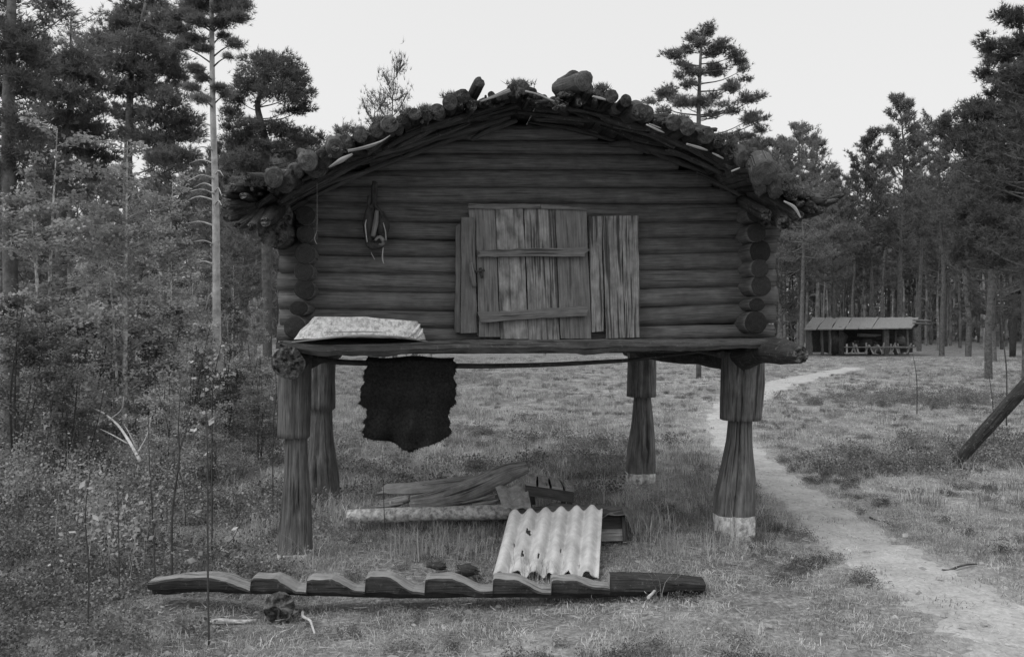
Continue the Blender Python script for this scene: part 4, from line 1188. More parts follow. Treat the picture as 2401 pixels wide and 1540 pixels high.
# ---------------------------------------------------------------- trees
def tube_geo(acc, pts, r0, r1, seg=5, n=5):
    C = resample(pts, n); R = np.linspace(r0, r1, n)
    T = np.gradient(C, axis=0); T /= np.linalg.norm(T, axis=1)[:, None] + 1e-9
    up = np.array([.13, .21, .97]); 
    if abs(T[0] @ up) > .85: up = np.array([.9, .3, .1])
    A = np.arange(seg) / seg * 2 * np.pi
    rings = []
    for i in range(n):
        a = np.cross(up, T[i]); a /= np.linalg.norm(a); b = np.cross(T[i], a)
        rings.append(C[i] + (np.cos(A)[:, None] * a + np.sin(A)[:, None] * b) * R[i])
    V = np.concatenate(rings); base = acc['n']
    F = []
    for i in range(n - 1):
        for j in range(seg):
            j2 = (j + 1) % seg
            F.append((base + i * seg + j, base + i * seg + j2, base + (i + 1) * seg + j2, base + (i + 1) * seg + j))
    acc['V'].append(V); acc['F'] += F; acc['n'] += len(V)

def pine(seed, H=14., cb=.4, R=2.6, nprim=40, prof='cone', tr=.16, nl=.13, nw=.012, K=7, bend=.25, sec=8, tuft=6, up=.25, trunk_top=1.0, gap=0):
    rg = np.random.RandomState(seed)
    acc = dict(V=[], F=[], n=0)
    tp = np.array([[bend * math.sin(k * 1.1 + seed) * (k / 6), bend * math.cos(k * 1.4 + seed * 2) * (k / 6), H * k / 6] for k in range(7)])
    tube_geo(acc, tp, tr, tr * .14, seg=10, n=22)
    trunk = resample(tp, 60)
    C = []; Dd = []
    clumps = rg.rand(6) * 6.28
    for k in range(nprim):
        t = (k + rg.rand()) / nprim
        z = H * (cb + (.985 - cb) * t)
        base = np.array([np.interp(z, trunk[:, 2], trunk[:, 0]), np.interp(z, trunk[:, 2], trunk[:, 1]), z])
        if prof == 'cone': L = R * (1 - t) ** .75 * (1.0 if t > .12 else .55 + t * 3.7) + .25
        elif prof == 'cloud': L = R * (max(.05, 1 - t ** 2.6)) ** .6 * (.55 + .45 * math.sin(t * 9 + seed)) + .3
        elif prof == 'full': L = R * (1 - t ** 1.6) ** .8 * (.75 + .25 * math.sin(t * 13 + seed)) + .3
        L *= .7 + .5 * rg.rand()
        az = k * 2.4 + rg.randn() * .5
        el = up + .35 * t + rg.randn() * .22
        d = np.array([math.cos(az) * math.cos(el), math.sin(az) * math.cos(el), math.sin(el)])
        p1 = base + d * L * .5 + np.array([0, 0, -.05 * L]); p2 = base + d * L + np.array([0, 0, .10 * L])
        tube_geo(acc, [base, p1, p2], tr * .30 * (1 - t * .6), .012, seg=4, n=6)
        br = resample([base, p1, p2], 12)
        for s in range(sec):
            f = .28 + .72 * (s + rg.rand()) / sec
            q = br[min(11, int(f * 11))]
            side = rg.choice([-1, 1]) * (0.5 + .7 * rg.rand())
            e = d * (.75) + np.cross(d, [0, 0, 1]) * side + np.array([0, 0, .25 + .25 * rg.rand()])
            e /= np.linalg.norm(e)
            l = L * .30 * (1.15 - f * .6) * (.6 + .8 * rg.rand()) + .12
            tube_geo(acc, [q, q + e * l], .012, .005, seg=3, n=2)
            for m in range(tuft):
                g_ = .2 + .8 * (m + rg.rand()) / tuft
                c = q + e * l * g_ + rg.randn(3) * .09
                C.append(c); Dd.append(e * .6 + np.array([0, 0, .4]) + rg.randn(3) * .35)
    C = np.array(C); Dd = np.array(Dd)
    Vn = blades(C, Dd, K, nl, nw, .55, rg)
    tm = mesh_from('trunk', np.concatenate(acc['V']), acc['F'], smooth=True)
    cm = mesh_from('crown', Vn, np.arange(len(Vn)).reshape(-1, 3))
    return tm, cm, H

def leafy(seed, H=5., R=1.4, nst=5, nbr=60, nleaf=9000, size=.045, r0=.03, low=.15, spread=.5):
    rg = np.random.RandomState(seed)
    acc = dict(V=[], F=[], n=0); C = []
    for s in range(nst):
        az = rg.rand() * 6.28; lean = rg.rand() * spread * .5
        top = np.array([math.cos(az) * lean * H * .4, math.sin(az) * lean * H * .4, H * (.75 + .25 * rg.rand() if s else 1)])
        b0 = np.array([math.cos(az) * .12 * s * .3, math.sin(az) * .12 * s * .3, 0])
        mid = (b0 + top) / 2 + rg.randn(3) * .08 * np.array([1, 1, 0])
        tube_geo(acc, [b0, mid, top], r0 * (1 if s == 0 else .6), .006, seg=6, n=10)
        st_ = resample([b0, mid, top], 40)
        for k in range(nbr // nst):
            f = low + (1 - low) * rg.rand() ** .9
            q = st_[min(39, int(f * 39))]
            az2 = rg.rand() * 6.28; L = R * (1 - f * .65) * (.4 + .7 * rg.rand())
            d = np.array([math.cos(az2), math.sin(az2), .55 * rg.rand() + .15]); d /= np.linalg.norm(d)
            e = q + d * L + np.array([0, 0, -.12 * L])
            tube_geo(acc, [q, q + d * L * .55, e], r0 * .25, .003, seg=3, n=4)
            m = nleaf // nbr
            ff = .15 + .9 * rg.rand(m) ** .7
            C.append(q + d * L * ff[:, None] + rg.randn(m, 3) * (.04 + .06 * L) * np.array([1, 1, .6]))
    C = np.concatenate(C)
    Vn = leaves(C, size, rg)
    return mesh_from('trunk', np.concatenate(acc['V']), acc['F'], smooth=True), mesh_from('crown', Vn, np.arange(len(Vn)).reshape(-1, 3)), H

TV = {}
TV['cloud'] = pine(11, cb=.42, R=2.8, nprim=60, prof='cloud', bend=.5, sec=12, tuft=9, K=9, nl=.16, nw=.022, tr=.2)
TV['open'] = pine(5, cb=.42, R=3.6, nprim=52, prof='full', bend=.2, up=.05, sec=11, tuft=8, K=8, nl=.17, nw=.022, tr=.15)
TV['full'] = pine(23, cb=.14, R=3.4, nprim=84, prof='full', bend=.3, sec=12, tuft=8, K=8, nl=.17, nw=.026, tr=.2)
TV['dense'] = pine(29, cb=.10, R=3.0, nprim=84, prof='cone', bend=.2, sec=12, tuft=8, K=8, nl=.17, nw=.026, tr=.18)
TV['tall'] = pine(37, cb=.55, R=2.8, nprim=46, prof='cloud', bend=.3, sec=9, tuft=7, K=8, nl=.22, nw=.034, tr=.17)
TV['tall2'] = pine(41, cb=.38, R=3.0, nprim=54, prof='full', bend=.35, sec=9, tuft=7, K=8, nl=.22, nw=.034, tr=.16)
TV['far'] = pine(43, cb=.45, R=2.8, nprim=34, prof='full', bend=.25, sec=7, tuft=5, K=7, nl=.34, nw=.06, tr=.15)
TV['far2'] = pine(47, cb=.55, R=2.5, nprim=32, prof='full', bend=.25, sec=7, tuft=5, K=7, nl=.34, nw=.06, tr=.14)
TV['young'] = pine(53, H=5, cb=.04, R=1.3, nprim=40, prof='cone', bend=.1, sec=7, tuft=5, K=7, nl=.10, nw=.010, tr=.06)
TV['birch'] = leafy(61, H=6.5, R=1.9, nst=3, nbr=80, nleaf=10000, size=.075, r0=.06, low=.12, spread=.4)
TV['bush'] = leafy(67, H=3.2, R=1.3, nst=5, nbr=60, nleaf=7000, size=.055, r0=.025, low=.1, spread=1.3)
TV['bush2'] = leafy(71, H=2.2, R=1.0, nst=6, nbr=50, nleaf=5000, size=.05, r0=.018, low=.1, spread=1.5)
_used = set()
_mc = {}
def mesh_with(key, part, mat):
    """one shared mesh per (variant, part, material)"""
    k = (key, part, mat)
    if k not in _mc:
        me_ = TV[key][0 if part == 'trunk' else 1]
        if me_.materials and me_.materials[0] is not M[mat]: me_ = me_.copy(); me_.materials.clear()
        if not me_.materials: me_.materials.append(M[mat])
        _mc[k] = me_
    return _mc[k]
def tree(name, var, loc, h, label, cat='tree', group=None, tm='trunk', cm='needles', wide=1.15, rot=None, crown='crown'):
    H = TV[var][2]; s = h / H
    o = thing(name, loc, label, cat, group)
    if '_o' in o: del o['_o']
    o.rotation_euler = (0, 0, random.random() * 6.28 if rot is None else rot)
    o.scale = (s * wide, s * wide, s)
    a = bpy.data.objects.new('trunk', mesh_with(var, 'trunk', tm)); b = bpy.data.objects.new(crown, mesh_with(var, 'crown', cm))
    for q in (a, b): COL.objects.link(q); q.parent = o
    return o
def tree_px(name, var, px, D, topy, label, **k):
    x = (px - 1200.5) / FL * D; z = float(gz(x, D))
    h = CAMH + (770 - topy) / FL * D - z
    return tree(name, var, (x, D, z - .02), h, label, **k)

# the tall pale pine left of the storehouse
lz = lambda a, b: (.432 * a, .432 * b)
TP = thing('tall_pine', (0, 0, 0), 'tall slender pine with a pale bare trunk and dead side branches left of the roof', 'tree')
Dt = 14.5
base = P(512, 760, Dt); base[2] = float(gz(base[0], Dt)); TP.location = [float(a) for a in base]
acc = dict(V=[], F=[], n=0)
tpts = [base, P(508, 740, Dt), P(506, 500, Dt), P(499, 250, Dt), P(496, 0, Dt), P(494, -180, Dt), P(492, -300, Dt)]
log('trunk', tpts, np.array([11, 9.5, 8, 6.5, 5, 2.5, 1]) / FL * Dt, [M['trunk_pale'], M['trunk_pale']], TP, seg=14, n=40, rough=.04)
rng = np.random.RandomState(77)
for (y, dx, dy, side) in ((698, -25, 40, -1), (620, -75, 60, -1), (575, -50, -8, -1), (530, -70, -5, -1), (470, -80, 10, -1), (455, -60, -6, -1), (440, -50, 0, -1), (420, -65, 6, -1), (385, -60, -2, -1), (355, -55, -4, -1), (335, -60, 6, -1), (300, -50, 10, -1), (480, 18, 8, 1), (450, 16, 10, 1), (410, 20, 4, 1)):
    x0 = 504; a = P(x0, y, Dt); dd = rng.randn() * .6
    b = P(x0 + dx * .5, y - 10 + dy * .1, Dt + dd * .5); c = P(x0 + dx, y + dy, Dt + dd)
    log('dead_branch', [a, b, c], np.array([2.2, 1.6, .5]) / FL * Dt, [M['trunk_pale'], M['trunk_pale']], TP, seg=6, n=8, rough=.05)
C = []; Dd = []
rng = np.random.RandomState(70)
for bx, by, rx, ry in ((1290, 30, 60, 30), (1230, 60, 60, 30), (1280, 100, 50, 22), (1200, 130, 40, 20), (1060, 40, 70, 30), (1000, 90, 60, 24), (1080, 120, 50, 20), (960, 160, 60, 20), (1040, 220, 60, 22), (1270, 240, 36, 16), (1210, 200, 26, 12), (1240, 310, 16, 8), (1110, 270, 36, 14), (980, 250, 40, 14), (1060, 380, 40, 16), (1100, 430, 30, 14), (1040, 480, 40, 14), (1190, 480, 30, 14), (1090, 540, 40, 16), (1230, 520, 30, 10), (1150, -40, 110, 50), (1100, -150, 90, 50), (1180, -260, 70, 50)):
    px, py = lz(bx, by); c = P(px, py, Dt + rng.uniform(-.5, .5)); rw = rx * .432 / FL * Dt; rh = ry * .432 / FL * Dt
    q = P(500, py + abs(px - 500) * .5 + 6, Dt)
    tube_geo(acc, [q, (q + c) / 2 + [0, 0, .03], c], .016, .006, seg=5, n=6)
    n = int(rx * ry * .26) + 14
    pts = c + rng.randn(n, 3) * [rw * .55, rw * .5, rh * .5]
    C.append(pts); Dd.append((pts - c) / [rw, rw, rh] * .4 + [0, 0, .6] + rng.randn(n, 3) * .3)
C = np.concatenate(C); Dd = np.concatenate(Dd)
Vn = blades(C, Dd, 8, .09, .011, .55, rng) - base
link('crown', mesh_from('crown', Vn, np.arange(len(Vn)).reshape(-1, 3)), M['needles'], TP)
lb = link('branches', mesh_from('branches', np.concatenate(acc['V']) - base, acc['F']), M['trunk'], TP); lb['kind'] = 'stuff'

def clump_pine(label, D, trunk, r0, r1, blobs, conv=lambda a, b: (a, b), k=1.0, L=.13, wd=.018, cm='needles', tm='trunk', dens=1.0, seed=1, cat='tree'):
    """pine whose trunk and foliage clumps stand where the photograph shows them, with real depth round the trunk"""
    rg = np.random.RandomState(seed)
    tp = [P(*conv(a, b), D) for a, b in trunk]
    g0 = tp[0].copy(); g0[2] = float(gz(g0[0], g0[1])) - .05
    if tp[0][2] > g0[2] + .3: tp = [g0] + tp
    o = thing('pine_tree', g0, label, cat)
    log('trunk', tp, np.array([r0, (r0 * 2 + r1) / 3, r1]) / FL * D, [M[tm], M[tm]], o, seg=12, n=36, rough=.05)
    T = resample(tp, 80); acc = dict(V=[], F=[], n=0); C = []; Dd = []
    for bx, by, rx, ry in blobs:
        px, py = conv(bx, by); rx *= k; ry *= k
        c = P(px, py, D); rw = rx / FL * D; rh = ry / FL * D
        off = abs(px - 1200.5 - (T[np.argmin(abs(T[:, 2] - c[2]))][0] / D * FL)) / FL * D
        dy = rg.uniform(-1, 1) * max(.3, rw) * 1.3
        c = c + np.array([0, dy, 0]); c = P(px, py, c[1])
        j = np.argmin(abs(T[:, 2] - (c[2] - .25 * off - .1))); q = T[j]
        mid = (q + c) / 2 + np.array([0, 0, -.08 * off])
        tube_geo(acc, [q, mid, c], .010 + .012 * off, .006, seg=5, n=7)
        for m in range(5):
            e = c + rg.randn(3) * [rw * .5, rw * .5, rh * .4]
            tube_geo(acc, [c, (c + e) / 2 + [0, 0, -.03], e], .010, .004, seg=3, n=3)
        n = int(dens * 3.14 * rx * ry / (L / D * FL * wd / D * FL * 4) * 8.5)
        ns = max(8, n // 9)
        sub = rg.randn(ns, 3); sub /= np.linalg.norm(sub, axis=1)[:, None]; sub *= (rg.rand(ns) ** .45)[:, None]
        sub = c + sub * [rw * 1.08, rw * 1.0, rh * 1.15]
        pts = sub[rg.randint(0, ns, n)] + rg.randn(n, 3) * [.075, .075, .045]
        C.append(pts); d = (pts - c) / [rw, rw, rh]; d[:, 2] = np.abs(d[:, 2]) * .4 + .5
        Dd.append(d * .8 + rg.randn(n, 3) * .3)
    C = np.concatenate(C); Dd = np.concatenate(Dd)
    Vn = blades(C, Dd, 8, L, wd, .6, rg) - g0
    link('crown', mesh_from('crown', Vn, np.arange(len(Vn)).reshape(-1, 3)), M[cm], o)
    lb = link('branches', mesh_from('branches', np.concatenate(acc['V']) - g0, acc['F'], smooth=True), M[tm], o); lb['kind'] = 'stuff'
    return o
clump_pine('crooked-topped pine with cloud-like crown just left of the roof', 25, [(627, 800), (624, 600), (620, 420), (624, 345), (612, 290), (604, 250), (612, 215), (620, 180), (625, 135)], 12, 2.5,
    [(600, 145, 38, 20), (655, 150, 40, 26), (625, 175, 60, 24), (580, 200, 45, 20), (690, 180, 35, 28), (700, 215, 38, 26), (650, 215, 55, 20), (560, 235, 35, 14), (545, 265, 30, 20), (715, 255, 25, 16), (670, 262, 30, 9), (590, 300, 55, 23), (570, 330, 55, 24), (650, 300, 40, 18), (690, 320, 48, 22), (740, 332, 38, 14), (640, 345, 50, 18), (560, 375, 45, 20), (600, 396, 40, 12), (700, 368, 36, 12), (755, 352, 30, 10)], seed=3)
cz = lambda a, b: (1478 + .192 * a, 37 + .192 * b)
clump_pine('lone open-crowned pine rising behind the right side of the roof', 27, [(835, 2400), (835, 1500), (835, 1100), (850, 700), (865, 400), (910, 150)], 6.5, 1.5,
    [(920, 200, 80, 60), (980, 130, 40, 30), (740, 265, 65, 45), (1120, 330, 55, 45), (680, 420, 80, 45), (870, 340, 80, 50), (1040, 430, 120, 55), (560, 490, 100, 45), (430, 470, 30, 30), (1280, 480, 80, 40), (1230, 400, 50, 20), (640, 600, 60, 35), (1050, 665, 150, 60), (1330, 560, 80, 40), (1400, 650, 60, 30), (700, 650, 60, 30), (790, 700, 70, 50), (600, 740, 70, 25), (1240, 870, 90, 60), (1400, 790, 60, 25), (740, 840, 80, 40), (450, 960, 100, 80), (600, 1050, 120, 50), (850, 1070, 150, 55), (1020, 985, 70, 35), (280, 1055, 90, 22), (1420, 1020, 90, 50), (1570, 990, 45, 40), (1180, 1090, 120, 16), (1030, 1210, 90, 24), (1480, 1260, 90, 80), (1600, 1390, 60, 35), (1650, 1260, 50, 20), (1350, 1480, 170, 40), (390, 1170, 90, 26), (1230, 1170, 90, 26), (1700, 1560, 80, 40), (1450, 1600, 170, 60)], cz, .192, dens=2.2, L=.12, wd=.015, seed=4)
rz = lambda a, b: (1700 + .528 * a, .528 * b)
clump_pine('big dark pine towering at the right edge', 21, [(1345, 1580), (1340, 1200), (1330, 700), (1320, 300), (1310, 60)], 14, 3,
    [(1225, 60, 30, 26), (1300, 95, 60, 36), (1160, 190, 40, 34), (1240, 240, 85, 50), (1180, 330, 55, 40), (1300, 330, 70, 55), (1250, 420, 80, 40), (1090, 462, 60, 14), (1150, 500, 110, 36), (1280, 500, 80, 45), (960, 548, 40, 20), (1020, 592, 95, 30), (1150, 605, 120, 34), (1290, 600, 80, 50), (1060, 650, 80, 25), (1180, 690, 115, 36), (1300, 720, 60, 70), (1150, 780, 85, 36), (1240, 850, 120, 45), (1120, 880, 70, 22), (1180, 960, 130, 45), (1060, 960, 60, 30), (1280, 1020, 100, 50), (1120, 1060, 85, 45), (1220, 1130, 110, 50), (1040, 1120, 60, 40), (1340, 200, 60, 60), (1350, 450, 60, 80), (1350, 850, 70, 90)], rz, .528, cm='needles_dark', seed=5, dens=1.5)
lz = lambda a, b: (.432 * a, .432 * b)
clump_pine('broad pine forming the highest crown of the left wood', 17, [(700, 1700), (690, 1200), (700, 700), (720, 350), (790, 20)], 13, 3,
    [(700, 60, 90, 40), (820, 30, 90, 40), (640, 120, 80, 36), (760, 150, 110, 50), (890, 110, 80, 50), (600, 200, 90, 40), (720, 250, 120, 50), (860, 240, 100, 50), (500, 235, 90, 36), (560, 320, 120, 50), (700, 370, 130, 46), (850, 360, 120, 50), (930, 300, 60, 40), (950, 420, 70, 50), (620, 470, 120, 46), (780, 490, 130, 46), (930, 540, 90, 50), (1010, 640, 70, 45), (880, 640, 110, 50), (740, 620, 120, 40), (1050, 720, 60, 36), (960, 740, 100, 40), (820, 760, 120, 40), (700, 730, 90, 36), (900, 860, 120, 40), (1040, 850, 60, 30)], lz, .432, L=.11, wd=.015, seed=6, dens=1.5)
clump_pine('spreading pine with long sloping limbs in the left wood', 15, [(330, 1700), (340, 1100), (380, 600), (420, 330)], 15, 4,
    [(420, 300, 100, 36), (330, 390, 110, 46), (480, 410, 120, 46), (250, 350, 70, 36), (380, 520, 120, 46), (520, 580, 110, 40), (270, 500, 100, 40), (440, 680, 120, 40), (320, 640, 120, 40), (560, 720, 90, 36), (240, 740, 110, 40), (420, 800, 130, 40), (560, 840, 90, 34), (330, 900, 110, 40), (480, 940, 120, 36), (240, 960, 80, 40), (380, 1050, 120, 36)], lz, .432, L=.11, wd=.016, seed=7, dens=1.4)
clump_pine('dark pine at the extreme left edge reaching out of the picture', 11.5, [(60, 1700), (50, 1100), (45, 600), (60, 100), (70, -200)], 18, 8,
    [(50, 10, 50, 36), (20, 120, 60, 50), (100, 150, 80, 40), (300, 30, 65, 45), (350, 90, 25, 25), (60, 240, 110, 50), (170, 250, 60, 40), (160, 330, 100, 46), (40, 380, 100, 60), (130, 430, 100, 40), (30, 500, 70, 40), (190, 500, 60, 30), (110, 640, 90, 36), (30, 700, 60, 60), (150, 740, 90, 36), (60, 820, 100, 40), (180, 860, 60, 30), (40, 950, 90, 40), (150, 180, 40, 30), (240, 120, 40, 20)], lz, .432, L=.10, wd=.013, cm='needles_dark', seed=8, dens=1.4)
clump_pine('slim pine with feathery tufts in the dip of the left treetops', 22, [(375, 1500), (380, 600), (385, 70)], 6, 1.5, [(385, 80, 22, 20), (360, 130, 30, 14), (410, 140, 30, 14), (380, 190, 50, 16), (340, 230, 40, 16), (430, 220, 40, 14), (480, 110, 30, 12), (520, 75, 24, 10)], lz, .432, L=.12, wd=.013, seed=9, dens=.6)
tree_px('young_pine', 'young', 928, 24, 150, 'spiky young pine top poking above the left roof slope', rot=2, wide=.55)
tree_px('young_pine', 'young', 882, 25, 232, 'shorter young pine top just left of the spiky one above the roof', rot=3, wide=.6)
# left wood
tree_px('pine_tree', 'full', 90, 24, 100, 'hazy pine behind the two dark ones at far left', rot=1.9)
tree_px('pine_tree', 'tall2', 566, 32, 420, 'thin dark-stemmed pine between the pale trunk and the storehouse', rot=.1)
tree_px('pine_tree', 'full', 400, 27, 330, 'low dense pine behind the pale trunk', rot=.6)
tree_px('pine_tree', 'full', 540, 36, 440, 'distant full pine right of the pale trunk', rot=1.6)
tree_px('pine_tree', 'tall2', 705, 36, 330, 'pine whose crown fills the sky right of the cloud-crowned one', rot=2.6)
tree_px('pine_tree', 'full', 790, 45, 300, 'low far pine top just above the left eave', rot=2.6)
tree_px('birch_tree', 'birch', 292, 12.5, 330, 'slender birch with a pale stem and small leaves in the left wood', tm='birch', cm='leaf', rot=.5)
tree_px('birch_tree', 'birch', 120, 11.5, 300, 'leafy birch left of the pale-stemmed one', tm='birch', cm='leaf', rot=1.5)
tree_px('birch_tree', 'birch', 400, 15, 420, 'leafy birch between the pale birch stem and the tall pine', tm='birch', cm='leaf', rot=2.5)
bl = ['round leafy bush at the far left of the undergrowth', 'leafy bush below the leftmost birch', 'tallest leafy bush left of the pale birch stem', 'bushy thicket around the foot of the pale birch', 'leafy bush right of the pale birch stem', 'spreading bush in front of the tall pine', 'low leafy bush near the storehouse left post', 'bush behind the left post among thin stems']
for k, (px, D, ty, v) in enumerate(((30, 10, 700, 'bush'), (110, 13, 760, 'bush2'), (190, 12.5, 690, 'bush'), (270, 15, 740, 'bush2'), (350, 13, 720, 'bush'), (445, 12, 760, 'bush'), (530, 12, 810, 'bush2'), (600, 13, 800, 'bush2'))):
    tree_px('leafy_bush', v, px, D, ty, bl[k], cat='bush', tm='twig', cm='leaf_dark' if k % 2 == 0 else 'leaf', crown='leaves')
more = [(230, 17, 480, 'birch', 'thin birch just left of the pale birch, further back'), (345, 19, 500, 'birch', 'airy birch right of the pale birch, further back'), (450, 17, 600, 'birch', 'short birch left of the tall pale pine'), (545, 20, 620, 'birch', 'small birch right of the tall pale pine'), (600, 17, 700, 'birch', 'small birch beside the storehouse left corner'), (150, 9, 800, 'bush2', 'low leafy scrub among the left undergrowth'), (500, 9.5, 900, 'bush2', 'low leafy scrub halfway between the saplings and the left post'), (380, 10, 860, 'bush2', 'low leafy scrub behind the fallen branch'), (610, 10.5, 880, 'bush2', 'low leafy scrub close behind the left post')]
for px, D, ty, v, lab in more: tree_px('birch_tree' if v == 'birch' else 'leafy_bush', v, px, D, ty, lab, cat='tree' if v == 'birch' else 'bush', tm='birch' if v == 'birch' else 'twig', cm='leaf_dark' if px in (60, 345, 545, 150, 610) else 'leaf', wide=.9)
# right wood
tree_px('pine_tree', 'tall2', 2318, 27, 250, 'dark pine spreading in front of the forest, left of the towering right one', cm='needles_dark', rot=.7, wide=1.2)
tree_px('pine_tree', 'tall2', 2440, 17, 100, 'dark pine half outside the right edge', cm='needles_dark', rot=2.1)
rt = [(1880, 46, 282, 'open', 'open-topped pine just right of the roof end'), (1955, 52, 400, 'tall2', 'low pine between the two taller ones right of the roof'), (2040, 54, 310, 'tall2', 'narrow pine with a long dark bare stem, left of the tallest'),
      (2112, 55, 228, 'tall2', 'tallest straight pine in the middle of the right wood'), (2155, 60, 330, 'tall', 'pine behind and right of the tallest one'), (2208, 50, 285, 'tall', 'pine with a pale mid stem near the dark right tree'), (2270, 48, 300, 'cloud', 'bushy pine touching the big dark pine on its left'),
      (2000, 62, 420, 'tall', 'slim pine with clear stem behind the shed roof'), (1830, 50, 330, 'full', 'dense pine directly behind the right eave'), (1760, 55, 330, 'full', 'pine top showing just over the right roof slope'), (2330, 40, 330, 'full', 'full pine filling under the big dark one'), (2070, 66, 380, 'tall', 'pine with forked shadowed crown right of the narrow one')]
for px, D, ty, v, lab in rt: tree_px('pine_tree', v, px, D, ty, lab, wide=.95)
# forest wall
rng = np.random.RandomState(21)
cnt = 0
for k in range(210):
    D = 62 + 60 * rng.rand()
    r = rng.rand()
    px = rng.uniform(1760, 2520) if r < .68 else (rng.uniform(440, 760) if r < .83 else (rng.uniform(-100, 1300) if r < .95 else rng.uniform(1200, 1700)))
    if r >= .83: D = rng.uniform(40, 90)
    x = (px - 1200.5) / FL * D
    base_top = 490 + 60 * math.sin(px * .013) + rng.randn() * 45
    if px < 700: base_top = 400 + rng.randn() * 40
    if 760 < px < 1760: base_top = 480 + rng.randn() * 40
    h = CAMH + (770 - base_top) / FL * D
    tree('pine_tree', 'far' if rng.rand() < .5 else 'far2', (x, D, float(gz(x, D)) - .05), h, 'slender pine deep in the forest wall behind the clearing', group='pines of the far forest wall', tm='trunk_far', cm='needles_far', wide=.85 + .3 * rng.rand(), rot=rng.rand() * 6.28)
# deepest forest: one mass
acc = dict(V=[], F=[], n=0); C = []
for k in range(900):
    D = rng.uniform(95, 190); px = rng.uniform(-700, 3100); x = (px - 1200.5) / FL * D; h = rng.uniform(8, 13) + (D - 95) * .06
    tube_geo(acc, [(x, D, -.1), (x + rng.randn() * .2, D, h)], rng.uniform(.1, .2), .04, seg=4, n=2)
    m = 60
    t = rng.rand(m); C.append(np.stack([x + rng.randn(m) * 1.3 * (1.2 - t), D + rng.randn(m) * 1.3, h * (.03 + .97 * t)], -1))
C = np.concatenate(C)
Vn = blades(C, np.tile([0, 0, .3], (len(C), 1)), 3, 1.0, .38, .8, rng)
df = link('distant_forest', mesh_from('distant_forest', Vn, np.arange(len(Vn)).reshape(-1, 3)), M['needles_far']); tag(df, 'dense mass of distant forest crowns closing the horizon', 'forest', kind='stuff')
dt = link('distant_trunks', mesh_from('distant_trunks', np.concatenate(acc['V']), acc['F']), M['trunk_far']); tag(dt, 'thin close-set trunks of the distant forest', 'forest', kind='stuff')

# ---------------------------------------------------------------- saplings in the foreground
def sapling(pts, label, nleaf, seed, r=.006, branches=()):
    q = [P(a, b, D) for a, b, D in pts]
    g0 = q[0].copy(); g0[2] = float(gz(g0[0], g0[1]))
    if q[0][2] > g0[2]: q = [g0] + q
    rg = np.random.RandomState(seed)
    o = thing('sapling', g0, label, 'sapling')
    log('stem', q, [r, r * .8, r * .35], [M['twig'], M['twig']], o, seg=6, n=20, rough=.1)
    tw = [q]
    for bpts in branches:
        bq = [P(a, b, D) for a, b, D in bpts]; tw.append(bq)
        log('branch', bq, [r * .55, r * .3], [M['twig'], M['twig']], o, seg=5, n=8, rough=.1)
    C = []
    for t_ in tw:
        rr = resample(t_, 30)
        for k in range(max(1, nleaf // len(tw))):
            C.append(rr[rg.randint(10, 30)] + rg.randn(3) * .035)
    if nleaf:
        Vl = leaves(np.array(C), .04, rg) - g0
        link('leaves', mesh_from('leaves', Vl, np.arange(len(Vl)).reshape(-1, 3)), M['leaf_pale'], o)
sapling([(490, 1530, 4.4), (487, 1300, 4.4), (486, 1050, 4.42), (478, 880, 4.45)], 'thin leafless sapling standing before the notched log, tallest at left', 26, 1, .0055, [[(490, 1305, 4.4), (540, 1270, 4.38), (575, 1205, 4.36)], [(490, 1305, 4.4), (450, 1300, 4.4), (410, 1290, 4.42)]])
sapling([(403, 1330, 5.4), (404, 1200, 5.4), (420, 1080, 5.4), (418, 1000, 5.4), (425, 900, 5.4)], 'dark thin sapling behind the left end of the notched log', 12, 2, .008, [[(418, 1100, 5.4), (432, 1150, 5.42), (435, 1230, 5.45)], [(420, 1060, 5.4), (450, 960, 5.45)]])
sapling([(363, 1340, 5.3), (358, 1220, 5.3), (350, 1080, 5.3), (348, 980, 5.3)], 'thin dark sapling just left of the paired stems', 10, 3, .006)
sapling([(205, 1500, 4.5), (208, 1340, 4.5), (200, 1210, 4.5), (212, 1100, 4.5)], 'straight thin sapling at the lower left of the picture', 14, 4, .005)
sapling([(280, 1400, 5.0), (278, 1250, 5.0), (275, 1150, 5.0)], 'short dark sapling between the two taller left ones', 6, 5, .005)
sapling([(640, 1010, 7.5), (648, 920, 7.5), (642, 820, 7.5)], 'faint thin sapling left of the front left post', 8, 6, .005)
sapling([(497, 1010, 6.5), (500, 900, 6.5), (520, 800, 6.5)], 'pale-leaved sapling behind the tallest thin one', 60, 7, .006, [[(500, 920, 6.5), (540, 860, 6.5)], [(505, 880, 6.5), (470, 830, 6.5)]])
sapling([(905, 1290, 6.9), (900, 1180, 6.9), (897, 1060, 6.9)], 'thin dark stem growing under the floor near the hide', 4, 8, .004)
sapling([(1237, 1120, 8.6), (1234, 1060, 8.6), (1233, 1005, 8.6)], 'thin upright stem behind the lumber pile', 3, 9, .004)
sapling([(2360, 870, 14), (2350, 780, 14), (2345, 700, 14)], 'thin leafless sapling by the hut at the right edge', 10, 10, .012)
sapling([(2330, 980, 11), (2322, 900, 11), (2310, 830, 11)], 'thin sapling above the leaning pole', 6, 11, .006)
sapling([(2150, 900, 16), (2146, 860, 16), (2140, 830, 16)], 'tiny sapling in front of the open shed', 6, 12, .01)
